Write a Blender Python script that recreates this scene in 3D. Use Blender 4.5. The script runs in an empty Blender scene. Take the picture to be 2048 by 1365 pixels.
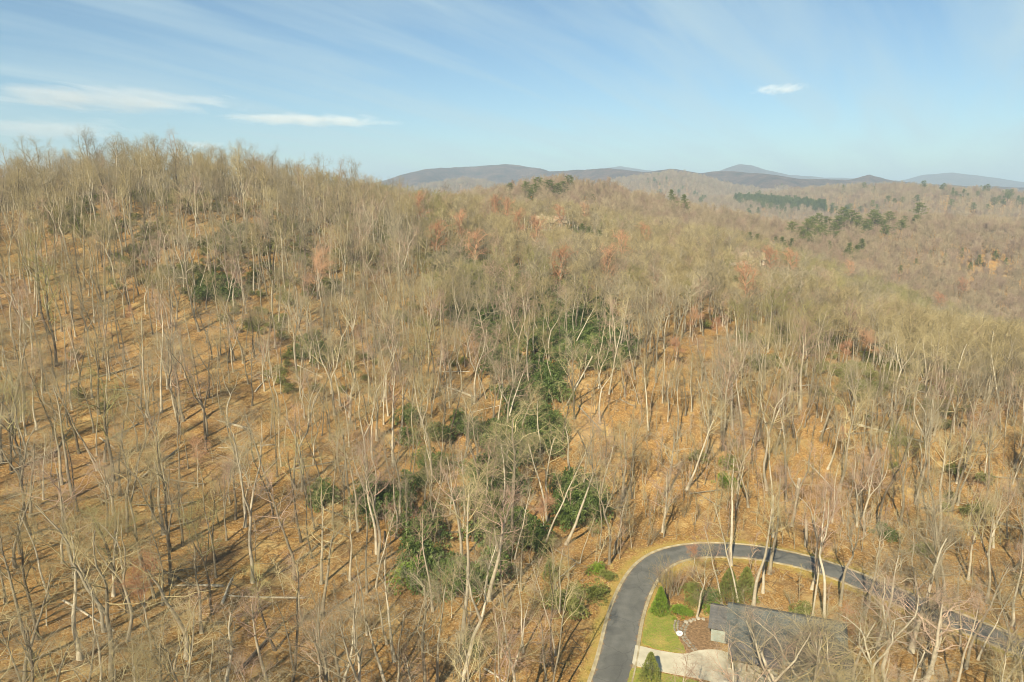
import bpy, bmesh, math, random
import numpy as np
from mathutils import Vector, Matrix

R = math.radians
C = bpy.context.scene
COL = C.collection
rng = np.random.default_rng(11)
random.seed(11)

# ------------------------------------------------------------------ camera, sky, sun, exposure
CAMZ, PITCH, FPX = 66.0, R(11.5), 1462.0
cam_d = bpy.data.cameras.new('camera')
cam = bpy.data.objects.new('camera', cam_d)
COL.objects.link(cam)
cam.location = (0, 0, CAMZ)
cam.rotation_euler = (math.pi/2 - PITCH, 0, 0)
cam_d.sensor_width = 36.0
cam_d.lens = 36.0*FPX/2048.0
cam_d.clip_start, cam_d.clip_end = 1.0, 60000.0
C.camera = cam

SUN_EL, SUN_AZ = R(37), R(21.5)          # light travels towards +y, turned SUN_AZ to +x
w = bpy.data.worlds.new('World'); C.world = w; w.use_nodes = True
nt = w.node_tree; nt.nodes.clear()
sky = nt.nodes.new('ShaderNodeTexSky'); sky.sky_type = 'NISHITA'; sky.sun_disc = False
sky.sun_elevation = SUN_EL; sky.sun_rotation = math.pi + SUN_AZ
sky.altitude = 700; sky.air_density = 1.0; sky.dust_density = 0.9; sky.ozone_density = 1.6
bg = nt.nodes.new('ShaderNodeBackground'); bg.inputs[1].default_value = 0.058
out = nt.nodes.new('ShaderNodeOutputWorld')
# thin high cirrus streaks over the whole sky
tc = nt.nodes.new('ShaderNodeTexCoord')
sep = nt.nodes.new('ShaderNodeSeparateXYZ'); nt.links.new(tc.outputs['Generated'], sep.inputs[0])
def wmath(op, a, b=None, clamp=False):
    n = nt.nodes.new('ShaderNodeMath'); n.operation = op; n.use_clamp = clamp
    for i, v in enumerate((a, b)):
        if v is None: continue
        if isinstance(v, (int, float)): n.inputs[i].default_value = v
        else: nt.links.new(v, n.inputs[i])
    return n.outputs[0]
zc = wmath('ADD', wmath('MAXIMUM', sep.outputs[2], 0.0), 0.12)
px = wmath('DIVIDE', sep.outputs[0], zc); py = wmath('DIVIDE', sep.outputs[1], zc)
cmb = nt.nodes.new('ShaderNodeCombineXYZ'); nt.links.new(px, cmb.inputs[0]); nt.links.new(py, cmb.inputs[1])
mp = nt.nodes.new('ShaderNodeMapping'); mp.vector_type = 'TEXTURE'; mp.inputs['Rotation'].default_value = (0, 0, R(57)); mp.inputs['Scale'].default_value = (4.2, .62, 1)
nt.links.new(cmb.outputs[0], mp.inputs[0])
nz = nt.nodes.new('ShaderNodeTexNoise'); nz.inputs['Scale'].default_value = 2.0; nz.inputs['Detail'].default_value = 7; nz.inputs['Roughness'].default_value = 0.52; nz.inputs['Distortion'].default_value = 0.5
nt.links.new(mp.outputs[0], nz.inputs['Vector'])
rmp = nt.nodes.new('ShaderNodeMapRange'); rmp.inputs[1].default_value = 0.40; rmp.inputs[2].default_value = 0.76; rmp.inputs[3].default_value = 0; rmp.inputs[4].default_value = 0.72
nt.links.new(nz.outputs[0], rmp.inputs[0])
mx = nt.nodes.new('ShaderNodeMix'); mx.data_type = 'RGBA'
nt.links.new(rmp.outputs[0], mx.inputs[0]); nt.links.new(sky.outputs[0], mx.inputs[6]); mx.inputs[7].default_value = (6.2, 6.6, 6.9, 1)
tint = nt.nodes.new('ShaderNodeMix'); tint.data_type = 'RGBA'; tint.blend_type = 'MULTIPLY'; tint.inputs[0].default_value = 1; tint.inputs[7].default_value = (.82, 1.0, 1.03, 1)
nt.links.new(mx.outputs[2], tint.inputs[6]); nt.links.new(tint.outputs[2], bg.inputs[0]); nt.links.new(bg.outputs[0], out.inputs[0])

sd = bpy.data.lights.new('sun', 'SUN'); so = bpy.data.objects.new('sun', sd); COL.objects.link(so)
sd.energy = 5.0; sd.angle = R(0.53); sd.color = (1.0, 0.89, 0.66)
so.rotation_euler = Vector((math.sin(SUN_AZ)*math.cos(SUN_EL), math.cos(SUN_AZ)*math.cos(SUN_EL), -math.sin(SUN_EL))).to_track_quat('-Z', 'Y').to_euler()
C.view_settings.view_transform = 'Standard'
C.view_settings.look = 'None'; C.view_settings.gamma = 1; C.view_settings.use_curve_mapping = False
C.view_settings.exposure = 0.97
cy = C.cycles
cy.max_bounces = 4; cy.diffuse_bounces = 1; cy.glossy_bounces = 1; cy.transmission_bounces = 2; cy.volume_bounces = 0; cy.transparent_max_bounces = 6
cy.caustics_reflective = False; cy.caustics_refractive = False
cy.use_adaptive_sampling = True; cy.adaptive_threshold = 0.012
cy.filter_width = 1.0; cy.use_denoising = True; cy.denoiser = 'OPENIMAGEDENOISE'; cy.denoising_input_passes = 'RGB_ALBEDO_NORMAL'; cy.denoising_prefilter = 'ACCURATE'
C.render.engine = 'CYCLES'

# ------------------------------------------------------------------ helpers: pixels of the survey photo <-> rays
CP, SP = math.cos(PITCH), math.sin(PITCH)
def ray(u, v):
    a = (np.asarray(u, float)-1024)/FPX; b = (682-np.asarray(v, float))/FPX
    return a, CP + b*SP, -SP + b*CP
def at_plane(u, v, z=0.0):
    X, Y, Z = ray(u, v); t = (z-CAMZ)/Z
    return float(X*t), float(Y*t)
def at_depth(u, v, D):
    X, Y, Z = ray(u, v); t = D/Y
    return X*t, D, CAMZ + Z*t
def to_px(x, y, z):
    dz = z-CAMZ
    f = y*CP - dz*SP; up = y*SP + dz*CP
    f = np.where(np.abs(f) < 1e-6, 1e-6, f)
    return 1024 + FPX*x/f, 682 - FPX*up/f
def sstep(a, b, x):
    t = np.clip((x-a)/(b-a), 0, 1); return t*t*(3-2*t)

# value noise on numpy arrays
_perm = np.random.default_rng(3).random((256, 256))
def vnoise(x, y):
    xi = np.floor(x).astype(int); yi = np.floor(y).astype(int)
    fx = x-xi; fy = y-yi; fx = fx*fx*(3-2*fx); fy = fy*fy*(3-2*fy)
    g = lambda i, j: _perm[i & 255, j & 255]
    return (g(xi, yi)*(1-fx)+g(xi+1, yi)*fx)*(1-fy) + (g(xi, yi+1)*(1-fx)+g(xi+1, yi+1)*fx)*fy
def fbm(x, y, o=4):
    s = 0; a = 0.5
    for k in range(o):
        s = s + a*(vnoise(x*2**k+17.3*k, y*2**k+5.1*k)-0.5); a *= 0.5
    return s

# ------------------------------------------------------------------ terrain height function
S = 1.1
CTRL = [  # (u, v of the ground, forward distance before scaling)
 (0,1365,72),(350,1365,76.5),(700,1365,80.5),(1000,1365,81.5),(-400,1365,66),
 (0,1000,113),(300,1000,120),(600,1000,127),(900,1000,133),(-400,1000,104),
 (0,730,165),(300,730,176),(600,730,186),(900,740,190),(-400,730,150),
 (0,560,212),(300,550,228),(600,550,248),(900,590,262),
 (0,436,262),(300,388,296),(550,408,316),(760,446,350),(-400,440,250),
 (0,455,360),(300,430,400),(560,450,430),(800,450,450),(-400,450,380),
 (950,452,430),(1080,470,480),(1180,475,480),
 (1200,700,200),(1200,850,160),(1200,1000,136),(1040,900,146),(830,1150,106),(1085,690,202),(960,590,262),
 (1330,850,161),(1330,700,203),(1330,600,270),(1330,540,380),
 (1500,980,138),(1500,850,159),(1500,700,205),(1500,620,275),(1500,545,385),
 (1800,980,138),(1800,850,160),(1800,735,215),(1800,700,300),(1700,612,420),(1850,655,450),
 (2048,1000,135),(2048,850,160),(2048,775,215),(2048,752,300),(2048,715,420),(2400,1000,130),(2400,790,260),
 (1600,545,520),(1850,572,610),(2048,600,610),(2400,600,610),
 (1040,398,740),(1100,388,750),(1200,396,760),(1350,430,760),(1480,462,740),(900,430,700),
 (1100,420,620),(1300,470,600),
 (1600,478,800),(1700,462,830),(1800,452,850),(1950,460,850),(2048,470,840),(2300,480,840),
 (1500,480,900),
]
ctr = []
for u, v, D in CTRL:
    x, y, z = at_depth(u, v, D*S); ctr.append((x, y, z))
for u, v in [(1220,1365),(1246,1250),(1280,1160),(1400,1100),(1560,1110),(1740,1165),(1894,1224),(2048,1285),(1500,1250),(1350,1300),(1600,1365),(1200,1500),(1500,1500),(1900,1365),(2200,1365)]:
    z = -0.0012*max(0, u-1560)*2
    x, y = at_plane(u, v, z); ctr.append((x, y, z))
for az in (-50, -30, -15, 0, 15, 30, 50):
    for r, z in ((28, 0), (1300, -25), (2000, -40)):
        ctr.append((r*math.sin(R(az)), r*math.cos(R(az)), z + (18 if az < -20 and r < 100 else 0)))
ctr = np.array(ctr)
def warp(x, y):
    r = np.sqrt(x*x+y*y)+1e-6; az = np.clip(np.arctan2(x, y), -0.95, 0.95)
    return az*1.6, np.log(r)
def tps_k(d2): return np.where(d2 > 1e-12, 0.5*d2*np.log(np.maximum(d2, 1e-12)), 0)
cq, cr = warp(ctr[:, 0], ctr[:, 1]); n = len(ctr)
Kmat = tps_k((cq[:, None]-cq)**2+(cr[:, None]-cr)**2) + 0.002*np.eye(n)
Pm = np.stack([np.ones(n), cq, cr], 1)
Am = np.block([[Kmat, Pm], [Pm.T, np.zeros((3, 3))]])
sol = np.linalg.solve(Am, np.concatenate([ctr[:, 2], np.zeros(3)]))
def tps(x, y):
    q, r = warp(x, y); sh = q.shape; q = q.ravel(); r = r.ravel(); o = np.empty(len(q))
    for i in range(0, len(q), 40000):
        a, b = q[i:i+40000], r[i:i+40000]
        o[i:i+40000] = tps_k((a[:, None]-cq)**2+(b[:, None]-cr)**2) @ sol[:n] + sol[n] + sol[n+1]*a + sol[n+2]*b
    return o.reshape(sh)
RIDGES = [
 ([(700,420),(1150,388),(1200,368),(1240,352),(1290,345),(1340,337),(1390,348),(1440,362),(1520,374),(1700,392),(2000,400),(2300,400)], 3250, 560, 450, 24),
 ([(500,400),(860,372),(930,362),(1000,372),(1080,366),(1180,352),(1220,346),(1270,360),(1400,366),(1480,352),(1560,360),(1640,366),(1760,372),(2300,390)], 3750, 420, 400, 4),  # crest pixels, distance, front width, back width, canopy height taken off
 ([(700,400),(1000,385),(1200,392),(1300,384),(1400,386),(1500,383),(1600,367),(1700,360),(1800,362),(1900,368),(2048,377),(2300,385)], 2300, 520, 500, 31),
 ([(500,390),(740,368),(800,350),(860,339),(950,333),(1010,327),(1060,333),(1100,341),(1170,339),(1220,336),(1290,344),(1340,336),(1400,346),(1450,342),(1530,347),(1600,356),(1700,359),(1740,350),(1790,363),(1900,372),(2300,380)], 4300, 900, 700, 0),
 ([(900,380),(1190,338),(1240,331),(1290,340),(1400,350),(1430,343),(1480,327),(1500,329),(1530,338),(1580,350),(1650,355),(1700,356),(1740,356),(1800,362),(1850,350),(1905,345),(1950,350),(2048,363),(2400,370)], 9000, 1700, 1500, 0),
]
RAZ = []
for pts, D, wf, wb, can in RIDGES:
    az = [math.atan2((u-1024)/FPX, CP + (682-v)/FPX*SP) for u, v in pts]
    hh = [CAMZ + (-SP+(682-v)/FPX*CP)/math.hypot((u-1024)/FPX, CP+(682-v)/FPX*SP)*D - can for u, v in pts]
    RAZ.append((np.array(az), np.array(hh), D, wf, wb))
# road centre line
ROADPX = [(1150,1580),(1175,1500),(1197,1430),(1220,1365),(1237,1300),(1246,1250),(1261,1200),(1280,1160),(1303,1131),(1336,1111),(1385,1101),(1440,1099),(1500,1103),(1560,1111),(1620,1123),(1680,1141),(1740,1164),(1800,1187),(1860,1211),(1920,1234),(1980,1256),(2040,1280),(2120,1312),(2240,1370)]
def catmull(P, m):
    P = np.array(P, float); o = []
    for i in range(len(P)-1):
        p0, p1, p2, p3 = P[max(i-1, 0)], P[i], P[i+1], P[min(i+2, len(P)-1)]
        for t in np.linspace(0, 1, m, endpoint=False):
            o.append(0.5*((2*p1)+(-p0+p2)*t+(2*p0-5*p1+4*p2-p3)*t*t+(-p0+3*p1-3*p2+p3)*t**3))
    o.append(P[-1]); return np.array(o)
road_xy = catmull([at_plane(u, v, 0) for u, v in ROADPX], 8)
# even spacing
seg = np.r_[0, np.cumsum(np.linalg.norm(np.diff(road_xy, axis=0), axis=1))]
ss = np.arange(0, seg[-1], 1.0)
road_xy = np.stack([np.interp(ss, seg, road_xy[:, k]) for k in (0, 1)], 1)
for _ in range(12):
    road_xy[1:-1] = 0.5*road_xy[1:-1] + 0.25*(road_xy[:-2]+road_xy[2:])
def road_dist(x, y):
    sh = np.shape(x); x = np.ravel(x); y = np.ravel(y); o = np.full(len(x), 1e9); near = np.where((np.abs(x) < 260) & (y > 20) & (y < 200))[0]
    for i in range(0, len(near), 20000):
        k = near[i:i+20000]
        o[k] = np.sqrt(((x[k, None]-road_xy[:, 0])**2 + (y[k, None]-road_xy[:, 1])**2).min(1))
    return o.reshape(sh)
def road_z(x): return -0.035*np.maximum(0, np.asarray(x)-45)
PADC = np.array(at_plane(1490, 1290, 0))
def height(x, y, detail=True):
    x = np.asarray(x, float); y = np.asarray(y, float)
    r = np.sqrt(x*x+y*y); az = np.arctan2(x, y)
    h = tps(x, y)
    h = h*(1-sstep(1500, 2300, r)) + (-45)*sstep(1500, 2300, r)
    b = sstep(0.95, 2.4, np.abs(az)); h = h*(1-b) + 0*b
    for a, hh, D, wf, wb in RAZ:
        D2 = D*(1+0.10*np.sin(az*9+D)+0.05*np.sin(az*23+D*.3))
        crest = np.interp(az, a, hh)
        crest = CAMZ + (crest-CAMZ)*D2/D
        d = r-D2
        prof = np.where(d < 0, np.exp(-(d/wf)**2), np.exp(-(d/wb)**2))
        spur = 1 - (0.26*(1+np.sin(az*40+r*0.002+D))+0.20*(1+np.sin(az*71+r*.001+D)))*np.clip(-d/wf, 0, 1)
        hr = -45 + (crest+45)*np.clip(prof*spur, 0, 1)
        wgt = sstep(1000, 1600, r)
        h = np.where(wgt > 0, np.maximum(h, hr*wgt + h*(1-wgt)), h)
    if detail:
        amp = 1.0*sstep(60, 160, r)
        h = h + amp*(2.2*fbm(x/38, y/38, 3)+ 1.1*fbm(x/9+40, y/9, 3)) + sstep(300, 900, r)*9*fbm(x/130, y/130, 3) + sstep(1400, 3000, r)*26*fbm(x/420+9, y/420, 5)
    dr = road_dist(x, y)
    pad = np.sqrt(((x-PADC[0])/34)**2+((y-PADC[1])/24)**2)
    bp = 1-sstep(0.75, 1.25, pad)
    h = h*(1-bp) + bp*0.0
    br = 1-sstep(3.4, 11, dr)
    h = h*(1-br) + br*(road_z(x)-0.06)
    return h
def h1(x, y): return float(height(np.array([x]), np.array([y]))[0])

def poly_px(pts, z=0.0): return [at_plane(u, v, z) for u, v in pts]
def in_poly(x, y, poly):
    x = np.asarray(x); y = np.asarray(y); c = np.zeros(x.shape, bool); j = len(poly)-1
    for i in range(len(poly)):
        xi, yi = poly[i]; xj, yj = poly[j]
        if yi != yj:
            c ^= ((yi > y) != (yj > y)) & (x < (xj-xi)*(y-yi)/(yj-yi)+xi)
        j = i
    return c

# ------------------------------------------------------------------ material helpers
def new_mat(name):
    m = bpy.data.materials.new(name); m.use_nodes = True
    t = m.node_tree; b = t.nodes['Principled BSDF']; b.inputs['Specular IOR Level'].default_value = 0.25
    return m, t, b
def nd(t, kind, **kw):
    x = t.nodes.new(kind)
    for k, v in kw.items():
        if k in x.inputs: x.inputs[k].default_value = v
        else: setattr(x, k, v)
    return x
def ramp(t, fac, stops):
    r = t.nodes.new('ShaderNodeValToRGB'); e = r.color_ramp.elements
    while len(e) < len(stops): e.new(0.5)
    for i, (p, c) in enumerate(stops): e[i].position = p; e[i].color = (*c, 1)
    t.links.new(fac, r.inputs[0]); return r.outputs[0]
def noise(t, scale, detail=4, rough=0.55, vec=None, dist=0):
    x = nd(t, 'ShaderNodeTexNoise', Scale=scale, Detail=detail, Roughness=rough, Distortion=dist)
    if vec is None:
        vec = t.nodes.new('ShaderNodeTexCoord').outputs['Object']
    t.links.new(vec, x.inputs['Vector']); return x.outputs[0]
def mix(t, f, a, b, mode='MIX'):
    x = t.nodes.new('ShaderNodeMix'); x.data_type = 'RGBA'; x.blend_type = mode
    for s, v in ((0, f), (6, a), (7, b)):
        if isinstance(v, (int, float)): x.inputs[s].default_value = v
        elif isinstance(v, tuple): x.inputs[s].default_value = (*v, 1)
        else: t.links.new(v, x.inputs[s])
    return x.outputs[2]
def mrange(t, v, a, b, c=0., d=1.):
    x = t.nodes.new('ShaderNodeMapRange'); t.links.new(v, x.inputs[0])
    for i, q in enumerate((a, b, c, d)): x.inputs[i+1].default_value = q
    return x.outputs[0]
def attr(t, name):
    x = t.nodes.new('ShaderNodeAttribute'); x.attribute_name = name; return x.outputs['Fac']
def bump(t, b, h, strength=0.5, dist=0.1):
    x = nd(t, 'ShaderNodeBump', Strength=strength, Distance=dist); t.links.new(h, x.inputs['Height']); t.links.new(x.outputs[0], b.inputs['Normal'])
def simple(name, stops, scale=3, rough=0.8, rnd=0.0, bmp=0.0, detail=5):
    m, t, b = new_mat(name)
    f = noise(t, scale, detail)
    f = mrange(t, f, 0.3, 0.7)
    if rnd:
        oi = t.nodes.new('ShaderNodeObjectInfo')
        s = nd(t, 'ShaderNodeMath', operation='MULTIPLY_ADD'); t.links.new(oi.outputs['Random'], s.inputs[0]); s.inputs[1].default_value = rnd
        s2 = nd(t, 'ShaderNodeMath', operation='MULTIPLY_ADD'); t.links.new(f, s2.inputs[0]); s2.inputs[1].default_value = 1-rnd; s.inputs[2].default_value = 0
        t.links.new(s.outputs[0], s2.inputs[2]); f = s2.outputs[0]
    t.links.new(ramp(t, f, stops), b.inputs['Base Color']); b.inputs['Roughness'].default_value = rough
    if bmp: bump(t, b, noise(t, scale*3, 3), bmp, 0.05)
    return m

# bark and twig materials
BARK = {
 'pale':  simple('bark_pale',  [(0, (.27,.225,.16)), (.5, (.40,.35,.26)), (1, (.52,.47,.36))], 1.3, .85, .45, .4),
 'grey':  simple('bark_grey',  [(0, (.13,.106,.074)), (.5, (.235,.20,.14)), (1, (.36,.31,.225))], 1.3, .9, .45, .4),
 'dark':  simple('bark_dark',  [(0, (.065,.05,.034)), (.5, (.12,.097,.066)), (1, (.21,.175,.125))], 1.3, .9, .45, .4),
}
TWIG = {
 'tan':   simple('twigs_tan',   [(0, (.19,.15,.072)), (.5, (.325,.262,.135)), (1, (.50,.42,.24))], .35, .85, .6),
 'grey':  simple('twigs_grey',  [(0, (.15,.122,.078)), (.5, (.27,.225,.148)), (1, (.42,.365,.25))], .35, .85, .6),
 'olive': simple('twigs_olive', [(0, (.15,.138,.05)), (.5, (.265,.238,.094)), (1, (.39,.345,.16))], .35, .85, .6),
 'rosy':  simple('twigs_rosy',  [(0, (.25,.165,.12)), (.5, (.36,.25,.18)), (1, (.47,.345,.255))], .35, .85, .6),
 'far':   simple('twigs_far',   [(0, (.22,.175,.11)), (.5, (.33,.26,.165)), (1, (.43,.345,.23))], .35, .85, .6),
 'farrosy': simple('twigs_far_rosy', [(0, (.22,.155,.11)), (.5, (.31,.225,.16)), (1, (.40,.30,.215))], .35, .85, .6),
 'red':   simple('twigs_red',   [(0, (.34,.165,.09)), (.5, (.45,.235,.135)), (1, (.53,.33,.20))], .35, .85, .6),
}
LEAF = {
 'dark':  simple('leaf_rhododendron', [(0, (.034,.056,.015)), (.5, (.085,.122,.030)), (1, (.17,.205,.06))], 1.4, .45, .35),
 'olive': simple('leaf_laurel', [(0, (.085,.10,.022)), (.5, (.14,.155,.036)), (1, (.21,.215,.06))], 1.4, .55, .5),
 'bright': simple('leaf_garden', [(0, (.06,.11,.012)), (.5, (.125,.19,.02)), (1, (.21,.27,.035))], 2.5, .5, .3),
 'pine':  simple('needles_pine', [(0, (.07,.09,.022)), (.5, (.125,.15,.036)), (1, (.20,.21,.06))], .8, .7, .4),
}

# ------------------------------------------------------------------ mesh helpers
def mesh_from(name, V, F, mats=(), smooth=True, midx=None):
    """V (n,3), F list of arrays (k,4) or (k,3)"""
    me = bpy.data.meshes.new(name)
    F = [np.asarray(f, np.int32) for f in F if len(f)]
    nl = sum(f.size for f in F); nf = sum(len(f) for f in F)
    me.vertices.add(len(V)); me.vertices.foreach_set('co', np.asarray(V, np.float32).ravel())
    me.loops.add(nl); me.loops.foreach_set('vertex_index', np.concatenate([f.ravel() for f in F]))
    st = np.concatenate([np.full(len(f), f.shape[1], np.int32) for f in F]); start = np.r_[0, np.cumsum(st)[:-1]].astype(np.int32)
    me.polygons.add(nf); me.polygons.foreach_set('loop_start', start); me.polygons.foreach_set('loop_total', st)
    me.polygons.foreach_set('use_smooth', np.full(nf, smooth))
    if midx is not None: me.polygons.foreach_set('material_index', np.asarray(midx, np.int32))
    for m in mats: me.materials.append(m)
    me.update(calc_edges=True)
    return me
def obj(name, data, parent=None, loc=None):
    o = bpy.data.objects.new(name, data); COL.objects.link(o)
    if parent is not None: o.parent = parent
    if loc is not None: o.location = loc
    return o
def tag(o, label=None, cat=None, group=None, kind=None):
    if label: o['label'] = label
    if cat: o['category'] = cat
    if group: o['group'] = group
    if kind: o['kind'] = kind
    return o
def bm_mesh(name, bm, mats, smooth=False):
    me = bpy.data.meshes.new(name); bmesh.ops.recalc_face_normals(bm, faces=bm.faces); bm.to_mesh(me); bm.free()
    for m in mats: me.materials.append(m)
    if smooth: me.polygons.foreach_set('use_smooth', np.ones(len(me.polygons), bool))
    return me
def add_box(bm, c, s, rot=None):
    r = bmesh.ops.create_cube(bm, size=1); vs = r['verts']
    for v in vs:
        v.co = Vector((v.co.x*s[0], v.co.y*s[1], v.co.z*s[2]))
        if rot is not None: v.co.rotate(rot)
        v.co += Vector(c)
    return vs
def box_mesh(name, c, s, mat, bev=0.0):
    bm = bmesh.new(); add_box(bm, c, s)
    if bev: bmesh.ops.bevel(bm, geom=bm.edges[:], offset=bev, segments=1, affect='EDGES')
    return bm_mesh(name, bm, [mat])
def tubes(paths, radii, K):
    N, P, _ = paths.shape
    t = np.gradient(paths, axis=1); t /= np.linalg.norm(t, axis=2, keepdims=True)+1e-9
    ref = np.where(np.abs(t[:, :1, 2:3]) > 0.7, np.array([1., 0.2, 0]), np.array([0., 0.1, 1.]))
    a = np.cross(t, np.broadcast_to(ref, t.shape)); a /= np.linalg.norm(a, axis=2, keepdims=True)+1e-9
    b = np.cross(t, a)
    ang = np.arange(K)*2*np.pi/K
    ring = paths[:, :, None, :] + radii[:, :, None, None]*(np.cos(ang)[None, None, :, None]*a[:, :, None, :] + np.sin(ang)[None, None, :, None]*b[:, :, None, :])
    V = ring.reshape(-1, 3)
    base = (np.arange(N)*P*K)[:, None, None] + (np.arange(P-1)*K)[None, :, None]
    k = np.arange(K)[None, None, :]; k2 = (np.arange(K)+1) % K; k2 = k2[None, None, :]
    F = np.stack([base+k, base+k2, base+K+k2, base+K+k], -1).reshape(-1, 4)
    return V, F
def join(parts):
    V = []; F = []; o = 0
    for v, f in parts:
        V.append(v); F.append(f+o); o += len(v)
    return np.concatenate(V), np.concatenate(F)
def unit(v): return v/(np.linalg.norm(v, axis=-1, keepdims=True)+1e-9)
def walk(g, p0, d0, L, P, wig, up):
    N = len(p0); paths = np.empty((N, P, 3)); paths[:, 0] = p0; d = unit(d0)
    st = (L/(P-1))[:, None]
    for i in range(1, P):
        d = unit(d + g.normal(0, wig, (N, 3)) + np.array([0, 0, up]))
        paths[:, i] = paths[:, i-1] + d*st
    return paths
def children(g, paths, radii, n, lo, hi, ang, asd, Lf, P, wig, up, rfac, rmin, tip=0.25):
    N, Q, _ = paths.shape
    pi = np.repeat(np.arange(N), n)
    t = (np.tile(np.arange(n), N)+g.random(N*n))/n; t = lo+(hi-lo)*t
    f = t*(Q-1); i = np.minimum(f.astype(int), Q-2); fr = (f-i)[:, None]
    p = paths[pi, i]*(1-fr)+paths[pi, i+1]*fr
    tan = unit(paths[pi, i+1]-paths[pi, i])
    rr = radii[pi, i]*(1-fr[:, 0])+radii[pi, i+1]*fr[:, 0]
    phi = np.tile(np.arange(n)*2.4, N)+g.random(N)[pi]*6.28 + g.normal(0, .5, N*n)
    rf = np.where(np.abs(tan[:, 2:3]) > .8, np.array([1., 0, 0]), np.array([0, 0, 1.]))
    e1 = unit(np.cross(tan, rf)); e2 = np.cross(tan, e1)
    a = np.clip(g.normal(0, asd, N*n)+(ang(t) if callable(ang) else ang), .15, 1.6)[:, None]
    d = tan*np.cos(a) + (e1*np.cos(phi)[:, None]+e2*np.sin(phi)[:, None])*np.sin(a)
    L = Lf(t, pi)*g.uniform(.65, 1.25, N*n)
    pth = walk(g, p, d, L, P, wig, up)
    r0 = np.maximum(rr*rfac*g.uniform(.75, 1.1, N*n), rmin)
    rad = r0[:, None]*(1-(1-tip)*np.linspace(0, 1, P)[None, :])
    return pth, np.maximum(rad, rmin*.6)

def make_bare(seed, H=26, clean=.5, spread=.20, forks=1, wig=.10, nl=11, lvl=(6, 5, 3), rt=.0056, r0=None, lean=0., K0=7, P0=12, ang=.85, broken=False):
    """returns trunk (V,F) and crown (V,F) of a leafless forest tree; base at the origin"""
    g = np.random.default_rng(seed)
    r0 = r0 or H*.0122
    # main stem(s)
    q1, q2, q3 = (6, 3.2, 1.7) if rt < .015 else (4.2, 2.2, 1.0)
    ftop = .80 if forks == 1 else g.uniform(.36, .5)
    d0 = np.array([[lean, g.normal(0, .02), 1.]])
    st = walk(g, np.array([[0, 0, -.4]]), d0, np.array([H*ftop+.4]), P0, .03+wig*.22, .03)
    q = np.linspace(0, 1, P0)
    rad = r0*(1-(.74 if forks == 1 else .35)*q)[None, :]; rad[:, 0] *= 1.55; rad[:, 1] *= 1.08
    tr = [tubes(st, rad, K0)]
    stems, srad = [(st, rad, clean/ftop)], None
    if forks > 1:
        N = forks; ph = g.random()*6.28 + np.arange(N)*2*np.pi/N
        sp = g.uniform(.22, .42, N)
        d = np.stack([np.cos(ph)*sp, np.sin(ph)*sp, np.ones(N)], 1)
        p0 = np.repeat(st[:, -1], N, 0)
        s2 = walk(g, p0, d, H*(1-ftop)*g.uniform(.82, 1.02, N), 9, .07+wig*.4, .09)
        r2 = r0*.62*(1-.75*np.linspace(0, 1, 9))[None, :]*np.ones((N, 1))
        tr.append(tubes(s2, r2, max(5, K0-2)))
        stems = [(s2, r2, .12)]
    cr = []
    P1, P2, P3, P4 = 7, 5, 4, 3
    for pth, rd, lo in stems:
        nn = nl if forks == 1 else max(4, nl*2//(forks+1))
        R0 = H*spread
        Lf = lambda t, pi: R0*(.85+.55*np.sin(np.pi*np.clip((t-lo)/(1-lo), 0, 1)**.8))*(1-.22*np.clip((t-lo)/(1-lo), 0, 1))
        af = lambda t: ang*1.25*(1-.62*np.clip((t-lo)/(1-lo), 0, 1))
        l1, r1 = children(g, pth, rd, nn, lo, .99, af, .18, Lf, P1, wig*1.35, .07, .60, rt*q1)
        cr.append(tubes(l1, r1, 5))
        l2, r2 = children(g, l1, r1, lvl[0], .22, 1.0, .85, .25, lambda t, pi: R0*.62*(1-.45*t), P2, wig*1.9, .03, .62, rt*q2)
        cr.append(tubes(l2, r2, 4 if lvl[2] else 3))
        l3, r3 = children(g, l2, r2, lvl[1], .15, 1.0, .85, .3, lambda t, pi: R0*.34*(1-.35*t), P3, wig*2.1, .02, .6, rt*q3)
        cr.append(tubes(l3, r3, 3))
        if lvl[2]:
            l4, r4 = children(g, l3, r3, lvl[2], .1, 1.0, .8, .3, lambda t, pi: R0*.19*(1-.3*t), P4, wig*2, .02, .7, rt)
            cr.append(tubes(l4, r4, 3))
    return join(tr), join(cr)

# ------------------------------------------------------------------ ground sheet
azs = np.unique(np.concatenate([np.linspace(-.80, .80, 620), np.linspace(.80, 2*np.pi-.80, 70)]))[:-1]
rs = np.concatenate([[6., 14., 22., 30., 38.], np.geomspace(46, 15500, 560)])
AZ, RR = np.meshgrid(azs, rs)
GX, GY = RR*np.sin(AZ), RR*np.cos(AZ)
GZ = height(GX, GY)
nA, nR = len(azs), len(rs)
V = np.concatenate([np.stack([GX, GY, GZ], -1).reshape(-1, 3), [[0, 0, GZ[0].mean()]]])
i, j = np.meshgrid(np.arange(nR-1), np.arange(nA), indexing='ij'); j2 = (j+1) % nA
quads = np.stack([i*nA+j, i*nA+j2, (i+1)*nA+j2, (i+1)*nA+j], -1).reshape(-1, 4)[:, ::-1]
k = np.arange(nA); tri = np.stack([np.full(nA, nR*nA), (k+1) % nA, k], -1)[:, ::-1]
gm, t, b = new_mat('leaf_litter')
pos = t.nodes.new('ShaderNodeNewGeometry').outputs['Position']
big = mrange(t, noise(t, .045, 5, .6, pos), .32, .68)
mid = mrange(t, noise(t, .55, 5, .65, pos), .3, .7)
fine = mrange(t, noise(t, 3.2, 4, .7, pos), .3, .7)
litter = mix(t, mid, ramp(t, big, [(0, (.225,.128,.034)), (.5, (.295,.163,.046)), (1, (.37,.212,.074))]), (.345, .195, .056))
vor = nd(t, 'ShaderNodeTexVoronoi', Scale=4.5); t.links.new(pos, vor.inputs['Vector'])
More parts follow.
